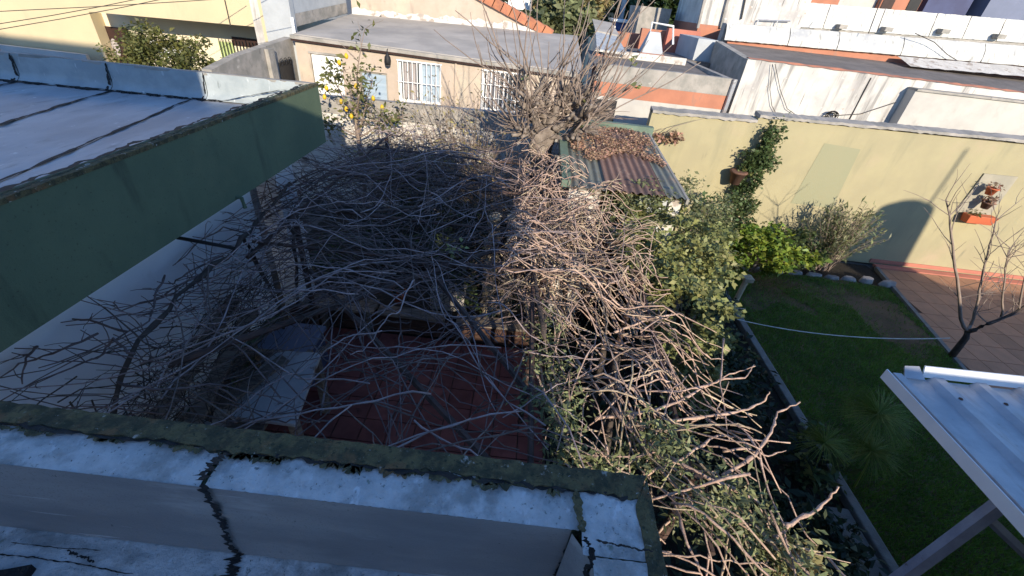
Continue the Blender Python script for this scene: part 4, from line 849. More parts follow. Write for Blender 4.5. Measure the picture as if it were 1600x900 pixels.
h0, h1, h2_, h3 = ay(1014, 62, 15.6), ay(1019, 35, 15.6), ay(1052, 41, 15.6), ay(1056, 52, 15.6)
MB().tube([h0-Vector((0, 0, .4)), h1, h2_, h3-Vector((0, 0, .3))], .035, 6).build('pipe', M['galv_white'], pf)
# orange walls & blocks in the middle distance
def block(name, label, cat, px0, px1, pyt, Y, d, m, zb=0, roof=None, pyr=None):
    a = ay(px0, pyt, Y); b = ay(px1, pyr if pyr is not None else pyt+(px1-px0)*.115, Y)
    t = thing(name, label, cat, ((a.x+b.x)/2, Y, 0))
    MB().prism([(a.x, Y, zb), (b.x, Y, zb), (b.x, Y, b.z), (a.x, Y, a.z)], (0, d, 0)).build('wall', m, t)
    if roof: MB().prism([(a.x-.08, Y-.1, a.z+.004), (b.x+.08, Y-.1, b.z+.004), (b.x+.08, Y-.1, b.z+.09), (a.x-.08, Y-.1, a.z+.09)], (0, d+.2, 0)).build('roof', roof, t)
    return t
block('orange_wall', 'orange rendered wall behind the pyramid skylight', 'wall', 1004, 1044, 44, 17.5, .3, M['orange'])
block('orange_wall', 'long orange wall stepping down left of the pyramid skylight', 'wall', 955, 1003, 48, 18.2, .3, M['orange'])
block('cement_block', 'tall blank cement block rising behind the orange wall', 'building', 1002, 1050, 9, 20, 2.5, M['cement'])
block('alley_wall', 'maroon wall in deep shade between the skylight and the grey cabin', 'wall', 1046, 1096, 44, 17.0, .3, M['pink'])
block('blue_sheeted_shed', 'little shed with blue sheeting and a white roof in the middle distance', 'shed', 962, 985, 34, 22, 2, M['blue'], roof=M['white_paint'])
block('white_hut', 'small white wall beside the blue sheeting in the middle distance', 'shed', 938, 962, 38, 21.5, 2, M['white_paint'])
block('ochre_house', 'distant ochre house with arched openings among the far trees', 'house', 938, 966, 10, 30, 4, M['cream_lt'], roof=M['tilecoping'])
block('grey_house', 'distant grey house behind the fig tree shoots', 'house', 905, 936, 6, 34, 4, M['cement'], roof=M['roofgrey'])
block('white_gable_house', 'pale blue white house wall above the clay coping', 'house', 795, 828, -6, 20, 4, M['white_paint'])
pc = ay(970, 28, 25); tagp(MB().tube([(pc.x, 25, 0), (pc.x, 25, pc.z+1.2)], .12, 8).build('vent_post', M['cement_cool']), 'pale vertical flue post in front of the far trees', 'flue')
# white sloped roof
ws = thing('white_tin_roof', 'white painted tin roof sloping down beside the peach house', 'roof', (1.8, 14.5, 3))
r0, r1, r2_, r3 = ay(931, 56, 16.0), ay(962, 58, 16.0), ay(1034-58, 83, 13.2), ay(932, 80, 13.2)
MB().prism([r3, ay(978, 86, 13.2), ay(965, 60, 16.4), ay(930, 52, 16.4)], (0, 0, .05)).build('sheet', M['mem_sun'], ws)
MB().prism([(r3.x, 13.25, 0), (r3.x+1.1, 13.25, 0), (r3.x+1.1, 13.25, r3.z-.2), (r3.x, 13.25, r3.z-.05)], (0, .2, 0)).build('wall', M['orange'], ws)
MB().prism([ay(930, 50, 16.5), ay(968, 58, 16.5), ay(955, 38, 18), ay(925, 32, 18)], (0, 0, .05)).build('upper_sheet', M['roofgrey'], ws)
# far trees
def fartree(px, py, Y, r, n, lm, label, tz_=1.0):
    p = ay(px, py, Y); t = thing('far_tree', label, 'tree', (p.x, Y, 0), 'trees in the distance')
    P, cc = crown_pts(p, (r, r*.8, r*.75*tz_), n, 60, .24); leaf_mesh('crown', P, .30, .6, M[lm], t)
    mb = MB(); mb.tube([(p.x, Y, -1), (p.x+.1, Y, p.z*.5), tuple(p)], .22, 7, .1); stems(mb, (p.x, Y, p.z-r*.5), [tuple(q) for q in cc[:14]], .06, .02, .2); mb.build('trunk', M['oldvine'], t)
fartree(1000, 2, 34, 3.6, 4200, 'lf_far', 'dark green tree directly behind the cement block', .7)
fartree(1048, -2, 30, 2.2, 2600, 'lf_far', 'dark green tree crown beside the cream block, rightmost of the far trees')
fartree(965, 18, 28, 1.5, 1600, 'lf_far', 'small bushy tree left of the cement block', .8)
fartree(870, 35, 19, 1.5, 2200, 'lf_oli', 'olive scrubby tree behind the end of the felt roof', .9)
fartree(912, 16, 24, 1.5, 1500, 'lf_drytan', 'brownish thin tree behind the fig shoots', .9)
fartree(840, 2, 26, 1.9, 1700, 'lf_drytan', 'straw coloured tree top right of the pale house')
for i in range(7):
    x = 6+i*9+U(-2, 2)-22; Y = 48+U(-6, 6); t = thing('far_house', ['low far house with a clay roof', 'low far house with pale walls', 'far grey house beyond the trees', 'far ochre house beyond the trees', 'far white house beyond the trees', 'far brown house beyond the trees', 'far cream house beyond the trees'][i], 'house', (x, Y, 0))
    z = U(3.5, 5); MB().box((x, Y, 0), (x+7, Y+8, z)).build('wall', [M['cement'], M['cream_lt'], M['peel'], M['orange']][i % 4], t); MB().box((x-.2, Y-.2, z+.003), (x+7.2, Y+8.2, z+.25)).build('roof', [M['tilecoping'], M['roofgrey']][i % 2], t)

# ================================================================ FIG TREE
from mathutils import noise as MN
def knobby(o, amp, fr):
    for vv in o.data.vertices:
        d = MN.noise_vector(vv.co*fr)*amp + MN.noise_vector(vv.co*fr*2.7+Vector((5, 3, 1)))*amp*.5; vv.co += d
    return o
fg = thing('fig_tree', 'pollarded bare fig tree with a thick grey trunk and many thin shoots', 'tree', (.32, 7.5, 0))
tp_ = [Vector(q) for q in ((.34, 7.55, -.05), (.36, 7.5, .7), (.33, 7.5, 1.5), (.26, 7.5, 2.1), (.20, 7.5, 2.5), (.28, 7.5, 2.8))]; tr2 = [.26, .20, .175, .18, .21, .20]
TP = []; TR = []
for i in range(5):
    for k in range(6): TP.append(tp_[i].lerp(tp_[i+1], k/6)); TR.append(tr2[i]+(tr2[i+1]-tr2[i])*k/6)
knobby(MB().tube(TP, TR, 18).build('trunk', M['bark_fig'], fg, True), .05, 4.5)
lim = [((.25, 7.5, 2.65), (-1, -.1, .55), .75, .16), ((.3, 7.5, 2.75), (-.35, .1, 1), .6, .21), ((.3, 7.5, 2.75), (.3, -.15, 1), .65, .21), ((.35, 7.45, 2.7), (1, .1, .45), .85, .16), ((.4, 7.4, 2.75), (.6, -.4, .8), .6, .15), ((.1, 7.4, 2.75), (-.5, -.4, .8), .55, .14), ((.35, 7.4, 2.6), (.9, -.5, .1), .7, .09), ((.2, 7.45, 2.6), (-.6, -.7, .25), .55, .09), ((.3, 7.6, 2.75), (.5, .7, .6), .7, .11), ((.35, 7.5, 2.8), (.75, -.1, .8), .7, .10)]
heads = []
for p, d, L, r in lim:
    l = path(p, d, L, 5, .25, .04)
    LL = []; RR = []
    for i in range(5):
        for k in range(5): t = (i+k/5)/5; LL.append(l[i].lerp(l[i+1], k/5)); RR.append(r*(.50-.26*t))
    knobby(MB().tube(LL, RR, 14).build('limb', M['bark_fig'], fg, True), .045, 6); heads.append((l, Vector(d).normalized()))
nsh = 0
for hi_, (l, d) in enumerate(heads):
    for k in range(8):
        b = l[random.randint(2, 5)] + Vector((U(-.05, .05), U(-.05, .05), 0))
        dd_ = Vector((d.x*U(.4, 1.5)+U(-.9, .9), d.y*.5+U(-.6, .6), U(.35, 1.5)))
        s = path(b, dd_, U(.6, 2.1) if dd_.z > .6 else U(.4, 1.2), 9, .17, .045); r = U(.011, .021)
        MB().tube(s, r, 5, .005).build('shoot', M['shoot'], fg, True); nsh += 1
        for q in range(random.randint(0, 2)):
            s2 = path(s[random.randint(2, 5)], dd_+Vector((U(-1, 1), U(-.6, .6), U(-.2, .5))), U(.25, .7), 4, .12, .06); MB().tube(s2, .009, 4, .004).build('shoot', M['shoot'], fg, True)
    for k in range(8):
        b = l[random.randint(2, 5)]; dd_ = d+Vector((U(-.9, .9), U(-1.1, .3), U(-.4, .8))); MB().tube(path(b, dd_, U(.15, .38), 3, .2), U(.025, .045), 6, U(.015, .03)).build('pruned_stub', M['bark_fig'], fg, True)
mb = MB()
for l, d in heads:
    for k in range(26):
        b = l[random.randint(1, 5)]; dd_ = Vector((d.x*U(.3, 1.6)+U(-1, 1), U(-1.1, .5), U(-.5, .9)))
        mb.tube(path(b, dd_, U(.25, .8), 6, .2, .05), U(.005, .010), 4, .003)
tagp(mb.build('twigs', M['shoot'], fg), kind='stuff')
for q in ((918, 158), (905, 200), (990, 95), (995, 135), (820, 120)):
    p = ay(*q, 7.3); leaf_mesh('leaves', [p+Vector((U(-.06, .06), U(-.06, .06), U(-.05, .05))) for i in range(7)], .12, .75, M['lf_yel'], fg, .3)

# ================================================================ LEMON TREE
lm = thing('lemon_tree', 'thin lemon tree bearing yellow fruit in front of the white door', 'tree', (-3.5, 8.8, 0))
MB().tube([(-3.5, 8.8, 0), (-3.45, 8.8, 1.0), (-3.5, 8.8, 2.0), (-3.48, 8.8, 2.5)], .05, 7, .03).build('trunk', M['shoot'], lm, True)
ends = []
for d, L in (((-.15, 0, 1), 1.1), ((.35, 0, 1), .9), ((-.5, .1, .75), .75), ((.75, -.1, .5), .9), ((.9, 0, .2), 1.0), ((-.7, 0, .15), .6), ((.2, -.3, .6), .7), ((0, 0, 1.2), 1.3)):
    l = path((-3.48, 8.8, U(1.7, 2.3)), d, L*1.25, 6, .18); MB().tube(l, .02, 5, .006).build('branch', M['shoot'], lm, True); ends.append(l)
mb = MB()
for l in ends:
    for k in range(10): mb.tube(path(l[random.randint(1, 6)], (U(-1, 1), U(-.5, .5), U(-.4, 1)), U(.2, .5), 4, .2), .006, 4, .002)
tagp(mb.build('twigs', M['shoot'], lm), kind='stuff')
PP = []
for l in ends:
    for k in range(4): PP.append(np.array(l[random.randint(2, 6)]) + rng.normal(0, .12, (19, 3)))
for q in ((515, 125), (505, 140), (520, 110), (560, 120), (500, 195), (515, 200)): PP.append(np.array(ay(*q, 8.75)) + rng.normal(0, .07, (22, 3)))
leaf_mesh('foliage', np.concatenate(PP), .11, .45, M['lf_bush'], lm, .6)
for q in ((541, 87), (556, 134), (533, 158), (507, 151), (583, 153), (597, 167), (549, 181), (530, 97), (510, 137), (541, 170)):
    p = ay(*q, 8.62); o = MB().lathe((p.x, p.y, p.z-.055), [(.006, 0), (.026, .012), (.037, .04), (.035, .062), (.022, .086), (.008, .1)], 10).build('lemon', M['lemon'], lm, True)

# ================================================================ WEEDY SHRUBS in front of the back wall
def thicket(name, label, base, w, h, n, m, leafm_=None, nl=0, lsz=.05, spread=.9):
    t = thing(name, label, 'shrub', base); mb = MB(); ends = []
    for i in range(n):
        b = Vector(base)+Vector((U(-w, w)*.6, U(-.25, .25), 0)); d = Vector((U(-spread, spread), U(-.5, .3), U(.7, 1.4)))
        L = h*U(.5, 1.1); s = path(b, d, L, 8, .14, -.015); mb.tube(s, .009, 4, .003); ends.append(s)
        for k in range(2): s2 = path(s[random.randint(3, 7)], d+Vector((U(-1, 1), U(-.6, .6), U(-.9, .5))), L*U(.2, .4), 5, .18, -.03); mb.tube(s2, .005, 4, .002); ends.append(s2)
    tagp(mb.build('stems', m, t), kind='stuff')
    if leafm_:
        P = [ends[random.randrange(len(ends))][-1-random.randint(0, 3)]+Vector((U(-.08, .08), U(-.08, .08), U(-.08, .08))) for i in range(nl)]; leaf_mesh('foliage', P, lsz, .4, leafm_, t)
thicket('dry_shrub', 'tangle of dry grey stems at the foot of the lemon tree', (-2.7, 8.7, .6), .9, 1.9, 90, M['shoot'], M['lf_drytan'], 500, .07)
thicket('broom_shrub', 'straw green upright shrub before the whitewashed wall left of the fig tree', (-1.2, 8.8, .4), .5, 2.7, 80, M['shoot'], M['lf_drytan'], 900, .08, .45)
thicket('weed_clump', 'low green yellow weeds at the base of the whitewashed wall', (-2.6, 8.4, .6), .9, 1.3, 60, M['shoot'], M['lf_bush'], 1400, .07, .8)
thicket('wispy_shrub', 'wispy bare shrub between the broom shrub and the fig trunk', (-.55, 8.4, .4), .4, 2.3, 60, M['shoot'], None, 0)
# undergrowth under the pergola
for i in range(24):
    x, y = U(-3.3, .3), U(5.6, 8.6); h = U(.4, 1.0)
    t = thing('undergrowth_plant', 'dim leafy plant under the grapevine near the back wall', 'plant', (x, y, 0), 'undergrowth beneath the grapevine')
    P, cc = crown_pts((x, y, h*.6), (.42, .4, h*.5), 220, 14, .4); leaf_mesh('foliage', P, .11, .5, M[random.choice(['lf_shade', 'lf_ivy', 'lf_shade'])], t); mb = MB(); stems(mb, (x, y, 0), [tuple(q) for q in cc[:6]], .01); mb.build('stem', M['oldvine'], t)

# ================================================================ RAISED BED EDGE, BENCH, STONE PILLAR at the end of the red patio
re_ = thing('raised_bed', 'raised bed edged with red brown boards at the far end of the red patio', 'raised bed', (-1.5, 5.1, 0))
for i, (a, b) in enumerate(((-3.35, -2.1), (-2.08, -.9), (-.88, .35))):
    for j in range(2): MB().box((a, 5.02+U(-.01, .01), .02+j*.16), (b, 5.08, .165+j*.16)).build('edge_board', M['redwood'], re_)
    MB().box((a+.1, 4.98, .36), (b-.05, 5.20, .40)).build('top_board', M['wood'], re_)
MB().box((-3.35, 5.21, 0), (.3, 5.9, .3)).build('soil', M['earth'], re_)
bn = thing('plank_bench', 'weathered grey plank bench at the end of the red patio', 'bench', (-2.45, 5.0, 0))
for k in range(3): MB().box((-2.95, 4.86+k*.115, .46), (-1.98, 4.965+k*.115, .50)).build('seat_plank', M['wood'], bn)
for x in (-2.8, -2.15): MB().box((x, 4.9, .03), (x+.06, 5.15, .459)).build('leg', M['wood'], bn)
pi = thing('stone_pillar', 'rubble stone pillar under the grapevine beside the raised bed', 'pillar', (-.12, 5.45, 0))
z = 0.0; row = 0
while z < 2.0:
    h = U(.13, .22)
    for c in range(2):
        x = -.34+c*.24+(row % 2)*.02; o = MB(); lo = [(x+math.cos(a)*.115*U(.85, 1.1), 5.42+math.sin(a)*.14*U(.85, 1.1), z) for a in [k*math.pi/3 for k in range(6)]]; hi = [(p[0]+U(-.02, .02), p[1]+U(-.02, .02), z+h-.012) for p in lo]
        bevel(o.hexa(lo, hi).build('stone', M['stone'], pi), .025)
    z += h; row += 1
MB().box((-.36, 5.36, 0), (-.02, 5.5, 2.0)).build('core', M['earth'], pi)
fp = az(632, 485, .45); 
potfn('floor_pot', 'red clay pot on the raised bed beside the plank bench', (-1.72, 5.32, .40), .11, .2, M['pot'], M['lf_shade'], 120)
st = thing('stone_planter', 'pale weathered cement box planter between the bench and the stone pillar', 'planter', (-1.0, 5.5, 0)); bevel(MB().box((-1.25, 5.35, .3), (-.72, 5.7, .62)).build('box', M['cement'], st), .015)
P, _ = crown_pts((-1.0, 5.5, .75), (.35, .25, .2), 220, 10, .4); leaf_mesh('plant', P, .09, .4, M['lf_shade'], st)

# ================================================================ CLUTTER under the vine on the left
ta = thing('slab_table', 'stained pale slab tabletop on legs under the vine by the near parapet', 'table', (-2.25, 3.0, 0))
c4 = [az(432, 552, .9), az(503, 556, .9), az(462, 668, .9), az(338, 652, .9)]
bevel(MB().prism([c4[3], c4[2], c4[1], c4[0]], (0, 0, .05)).build('tabletop', M['slab'], ta), .008)
for c in c4: p = Vector((-2.3, 3.0, 0)).lerp(c, .85); MB().box((p.x-.04, p.y-.04, .03), (p.x+.04, p.y+.04, .898)).build('leg', M['wood'], ta)
def plank(name, label, p, q, w, t, m, group=None, cat='plank'):
    p, q = Vector(p), Vector(q); d = (q-p).normalized(); s = d.cross(Vector((0, 0, 1))).normalized()*w/2; u = s.cross(d).normalized()*t
    o = MB().hexa([p-s, p+s, q+s, q-s], [p-s+u, p+s+u, q+s+u, q-s+u]).build(name, m); tagp(o, label, cat, group); return o
lab = ['longest weathered plank leaning against the white wall', 'second plank leaning on the white wall under the thick vine stem', 'short weathered plank leaning in the wood pile', 'grey plank sloping across the wood pile', 'narrow plank near the parapet in the wood pile', 'plank standing beside the stained slab table']
for i, (p, q) in enumerate((((-2.75, 1.7, 1.25), (-2.98, 3.6, 1.5)), ((-2.5, 1.6, 1.1), (-2.75, 3.5, 1.45)), ((-2.2, 1.5, .9), (-2.45, 2.4, 1.2)), ((-2.9, 2.2, .9), (-2.3, 3.2, 1.1)), ((-2.0, 1.5, .95), (-2.2, 2.3, 1.0)), ((-2.72, 4.1, .3), (-2.55, 3.1, 1.25)))):
    plank('timber_plank', lab[i], p, q, U(.09, .16), .03, M['wood'], 'planks stacked under the vine')
ra = thing('slatted_rack', 'rough wooden slatted rack standing against the white wall under the vine', 'rack', (-2.9, 2.6, 0))
for k in range(7): y = 1.5+k*.33; MB().box((-3.06, y, .78), (-2.25, y+.11, .81)).build('slat', M['wood'], ra)
for x in (-3.03, -2.35): MB().box((x, 1.45, .70), (x+.06, 3.7, .778)).build('rail', M['wood'], ra)
for x in (-3.03, -2.35):
    for y in (1.5, 3.6): MB().box((x+.065, y, .03), (x+.12, y+.06, .70)).build('leg', M['wood'], ra)
bs = thing('grey_sheet', 'blue grey sheet leaning among the wood pile under the vine', 'sheet', (-2.3, 2.0, 0)); MB().prism([(-2.65, 1.75, .85), (-2.1, 1.7, .9), (-2.05, 2.2, 1.12), (-2.6, 2.3, 1.15)], (0, .02, .012)).build('panel', M['cement_cool'], bs)
bo = thing('storage_box', 'dark blue green storage box below the planks', 'box', (-2.7, 3.9, 0)); bevel(MB().box((-3.05, 3.75, .02), (-2.45, 4.3, .55)).build('body', M['bluewall'], bo), .02); bevel(MB().box((-3.08, 3.72, .555), (-2.42, 4.33, .62)).build('lid', M['bluegrey'], bo), .015)
lr = thing('step_ladder', 'pale wooden ladder lying beside the stained slab table', 'ladder', (-2.6, 3.5, 0))
for dx in (0, .26): MB().hexa([(-2.85+dx, 2.4, 1.0), (-2.80+dx, 2.4, 1.0), (-2.62+dx, 4.25, .3), (-2.67+dx, 4.25, .3)], [(-2.85+dx, 2.4, 1.06), (-2.80+dx, 2.4, 1.06), (-2.62+dx, 4.25, .36), (-2.67+dx, 4.25, .36)]).build('side_rail', M['wood'], lr)
for k in range(6): t = k/5; MB().box((-2.80+.18*t, 2.5+1.65*t, 1.0-.66*t), (-2.60+.18*t, 2.55+1.65*t, 1.04-.66*t)).build('rung', M['wood'], lr)

# ================================================================ PERGOLA + GRAPEVINES
pg = thing('pergola', 'rusty pipe pergola carrying the bare grapevine over the red patio', 'pergola', (-1.2, 4.2, 0))
for (x, y) in ((-2.62, 4.45), (-2.5, 7.6), (.22, 1.5), (.30, 3.6), (.10, 6.9), (1.25, 1.6), (1.35, 4.0)): MB().tube([(x, y, 0), (x, y, 2.22)], .035, 7).build('post', M['rustpipe'], pg)
for (p, q) in (((-2.55, 3.4, 2.2), (-2.5, 7.8, 2.25)), ((.24, 1.1, 2.2), (.12, 7.4, 2.25)), ((1.25, 1.2, 2.1), (1.4, 5.0, 2.1))): MB().tube([p, q], .021, 6).build('beam', M['rustpipe'], pg)
for y in (3.6, 4.45, 5.6, 6.9): MB().tube([(-2.6, y, 2.26), (1.3 if y < 5 else .3, y+.1, 2.24)], .017, 6).build('cross_pipe', M['rustpipe'], pg)
for (p, q) in (((-1.9, 3.3, 2.2), (.25, 1.3, 2.18)), ((-1.3, 4.2, 2.2), (.3, 2.0, 2.18)), ((-.2, 4.1, 2.22), (-2.3, 2.0, 2.18))): MB().tube([p, q], .026, 6).build('brace_pipe', M['rustpipe'], pg)

def hmound(x, y): return 2.26 + .07*math.exp(-((y-5.9)/1.2)**2) + .10*math.sin(x*2.3+y*1.7) + .06*math.sin(x*5.1-y*3.9)
def cane_path(x, y, th, L, zoff, curv=.12, wob=.16, n=18, hf=hmound):
    P = []; step = L/n; k = U(-curv, curv); z0 = zoff
    for i in range(n+1):
        z = hf(x, y) + z0 + .025*math.sin(i*.7+zoff*40); P.append(Vector((x+U(-.005, .005), y+U(-.005, .005), z)))
        th += k*step*3 + random.gauss(0, wob); z0 += U(-.03, .03); x += math.cos(th)*step; y += math.sin(th)*step
    return P
def nodes_r(n, r, r2): return [(r+(r2-r)*i/n)*(1.25 if i % 2 else .95) for i in range(n+1)]
gv = thing('grapevine', 'bare tangled grapevine spread over the shaded pergola above the red patio', 'vine', (-2.7, 4.4, 0))
# old thick stems
oldp = [[(-2.9, 1.2, .9), (-2.7, 1.7, 1.7), (-2.62, 2.05, 2.15), (-2.62, 2.6, 2.3), (-2.6, 3.2, 2.32), (-2.7, 3.9, 2.3), (-2.8, 4.8, 2.4)],
        [(-2.72, 4.45, 0), (-2.78, 4.4, .9), (-2.68, 4.42, 1.7), (-2.6, 4.3, 2.2), (-2.0, 4.4, 2.3), (-1.2, 4.6, 2.36)],
        [(-2.95, 4.2, 0), (-2.9, 4.15, 1.0), (-2.95, 4.05, 1.8), (-2.75, 3.7, 2.25)],
        [(-.05, 6.2, 0), (.05, 6.1, 1.1), (-.05, 6.0, 1.9), (-.3, 6.2, 2.15), (-1.3, 6.3, 2.2), (-2.2, 6.3, 2.15)],
        [(-.1, 5.1, 0), (.02, 5.0, 1.2), (.1, 4.4, 2.0), (.2, 3.6, 2.3), (.3, 2.6, 2.3)]]
for p in oldp:
    q = []
    for i in range(len(p)-1):
        for k in range(4): q.append(Vector(p[i]).lerp(Vector(p[i+1]), k/4)+Vector((U(-.02, .02), U(-.02, .02), U(-.02, .02))))
    q.append(Vector(p[-1])); MB().tube(q, [U(.014, .026) for _ in q], 7).build('old_stem', M['oldvine'], gv, True)
def put_cane(parent, P, r, m, as_part, mbuf, r2=.0035):
    n = len(P)-1; rr = nodes_r(n, r, r2)
    if as_part: MB().tube(P, rr, 5).build('cane', m, parent, True)
    else: mbuf.tube(P, rr, 4)
tang = MB(); cnt = 0
for i in range(570):
    far = U(0, 1) < .62
    if far: y = U(3.9, 7.6); x = U(-3.0, .2)
    else: y = U(1.5, 4.0); x = U(-2.7, .35)
    th = random.choice([0, math.pi]) + random.gauss(0, .75); L = U(1.4, 3.9)
    if U(0, 1) < .25: th = U(0, 6.28); L *= .6
    if y > 5.2 and U(0, 1) < .45: continue
    zo = U(-.22, .20); P = cane_path(x, y, th, L, zo, .07, .036)
    P = [p for p in P if (-3.06 if p.y < 4.55 else -3.35) < p.x < .75 and .95 < p.y < 8.3 and not (p.x < -2.55 and p.y < 5.65 and p.z > 2.66)]
    if len(P) < 5: continue
    part = cnt < 260; cnt += 1
    put_cane(gv, P, U(.0034, .0066), M['cane_pale'] if zo > .05 else M['cane_dk'], part or zo > 0.0 and cnt < 280, tang, .003)  # upper canes coloured lighter, lower ones darker, as if lit from above
    if U(0, 1) < .45:
        b = P[len(P)//2]; s = path(b, (U(-1, 1), U(-1, 1), U(-.1, .9)), U(.12, .45), 5, .25); tang.tube(s, .0045, 4, .002)
# lower layer of fine dark twigs, added to darken the mound's shaded inside
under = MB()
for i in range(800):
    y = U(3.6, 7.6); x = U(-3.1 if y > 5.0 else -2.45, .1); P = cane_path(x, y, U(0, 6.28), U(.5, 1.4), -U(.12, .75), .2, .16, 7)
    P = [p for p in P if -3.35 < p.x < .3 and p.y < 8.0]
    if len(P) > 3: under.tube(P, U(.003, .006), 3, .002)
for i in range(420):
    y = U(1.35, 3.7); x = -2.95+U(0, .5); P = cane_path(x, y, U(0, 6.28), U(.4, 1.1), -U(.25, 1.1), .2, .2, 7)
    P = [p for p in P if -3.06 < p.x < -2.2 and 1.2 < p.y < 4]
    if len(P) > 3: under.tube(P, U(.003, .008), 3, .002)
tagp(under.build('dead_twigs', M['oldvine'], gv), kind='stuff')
# arching canes at the left of the far mound and stray tips over the white wall
for i in range(26):
    a = ay(U(400, 440), U(290, 400), U(4.6, 5.6)); b = Vector((U(-2.2, -.8), U(5.2, 6.8), U(2.3, 2.6))); m1 = a.lerp(b, .45)+Vector((0, 0, U(.15, .4)))
    P = [a.lerp(m1, t/4).lerp(m1.lerp(b, t/4), t/4)+Vector((U(-.02, .02), U(-.02, .02), 0)) for t in range(5)]
    P = []
    for k in range(11): t = k/10; P.append(a*(1-t)**2+m1*2*t*(1-t)+b*t*t + Vector((U(-.012, .012), U(-.012, .012), 0)))
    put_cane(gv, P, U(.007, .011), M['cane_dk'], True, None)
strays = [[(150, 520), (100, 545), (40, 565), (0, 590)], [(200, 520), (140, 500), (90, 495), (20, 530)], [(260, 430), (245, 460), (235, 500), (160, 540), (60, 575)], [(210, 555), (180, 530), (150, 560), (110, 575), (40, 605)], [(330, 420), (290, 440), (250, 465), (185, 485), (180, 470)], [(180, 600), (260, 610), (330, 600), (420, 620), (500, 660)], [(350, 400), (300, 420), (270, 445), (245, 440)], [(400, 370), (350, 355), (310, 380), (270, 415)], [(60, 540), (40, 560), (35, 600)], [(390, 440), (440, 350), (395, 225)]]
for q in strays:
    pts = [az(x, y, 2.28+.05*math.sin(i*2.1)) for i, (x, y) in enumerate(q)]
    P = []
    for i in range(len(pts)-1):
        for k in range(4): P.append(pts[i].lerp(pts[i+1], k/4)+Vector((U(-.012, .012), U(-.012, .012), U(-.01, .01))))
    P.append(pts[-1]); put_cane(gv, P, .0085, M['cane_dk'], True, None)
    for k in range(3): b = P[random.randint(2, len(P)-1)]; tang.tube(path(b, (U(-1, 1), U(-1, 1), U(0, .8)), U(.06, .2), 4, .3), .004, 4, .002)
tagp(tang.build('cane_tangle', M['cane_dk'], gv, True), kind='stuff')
pl = [az(500, 590, 2.2), az(480, 610, 2.2), az(700, 387, 2.3), az(718, 385, 2.3)]
leaf_mesh('leaves', [p+Vector((U(-.05, .05), U(-.05, .05), U(-.03, .03))) for p in pl[2:] for k in range(7)], .07, .7, M['lf_yel'], gv, .3)
# sunlit vine on the right
def hm2(x, y): return 2.24 + .14*math.sin(x*2.9+y*2.1) + .08*math.sin(x*6-y*4.5) - .25*max(0, x-1.3) + .05
sv = thing('sunlit_vine', 'bare pinkish sunlit vine tangle sprawling right of the shaded pergola', 'vine', (.9, 3.2, 0))
tang = MB(); cnt = 0
def inside(x, y):
    if y > 4.2: return -.10 < x < 1.25 and y < 6.9 and x < 1.3-(y-4.2)*.30
    lo = .38; hi = 1.55 if y > 3 else 1.9
    return lo < x < hi and y > .95
for i in range(1900):
    x, y = U(-.1, 2.1), U(.95, 6.8)
    if not inside(x, y): continue
    if y < 3.6 and U(0, 1) < .74: continue
    if y < 5.2 and U(0, 1) < .12: continue
    th = U(0, 6.28) if y > 3.6 else random.choice([-.9, 2.2, .3, 3.4, -1.2])+random.gauss(0, .5)
    L = U(.6, 1.8) if y > 3.6 else U(.7, 2.0)
    P = cane_path(x, y, th, L, U(-.30, .20) if y > 3 else U(-.45, .08), .13, .05, 16, hm2)
    P = [p for p in P if -.12 < p.x < (2.0 if p.y < 3.2 else 1.55) and p.y < 7.1 and not (p.x < .52 and p.y < .85) and (p.x > .36 or p.y > 3.2)]
    if len(P) < 5: continue
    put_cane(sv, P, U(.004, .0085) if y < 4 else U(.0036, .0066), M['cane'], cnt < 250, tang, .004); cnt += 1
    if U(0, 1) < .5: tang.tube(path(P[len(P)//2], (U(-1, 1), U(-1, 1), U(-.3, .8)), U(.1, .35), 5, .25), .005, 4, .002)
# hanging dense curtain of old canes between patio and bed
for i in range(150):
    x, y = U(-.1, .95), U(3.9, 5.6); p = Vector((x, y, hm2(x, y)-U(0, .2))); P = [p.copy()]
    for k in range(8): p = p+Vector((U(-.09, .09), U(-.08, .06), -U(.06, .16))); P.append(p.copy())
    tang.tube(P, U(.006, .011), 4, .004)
tagp(tang.build('cane_tangle', M['cane'], sv, True), kind='stuff')
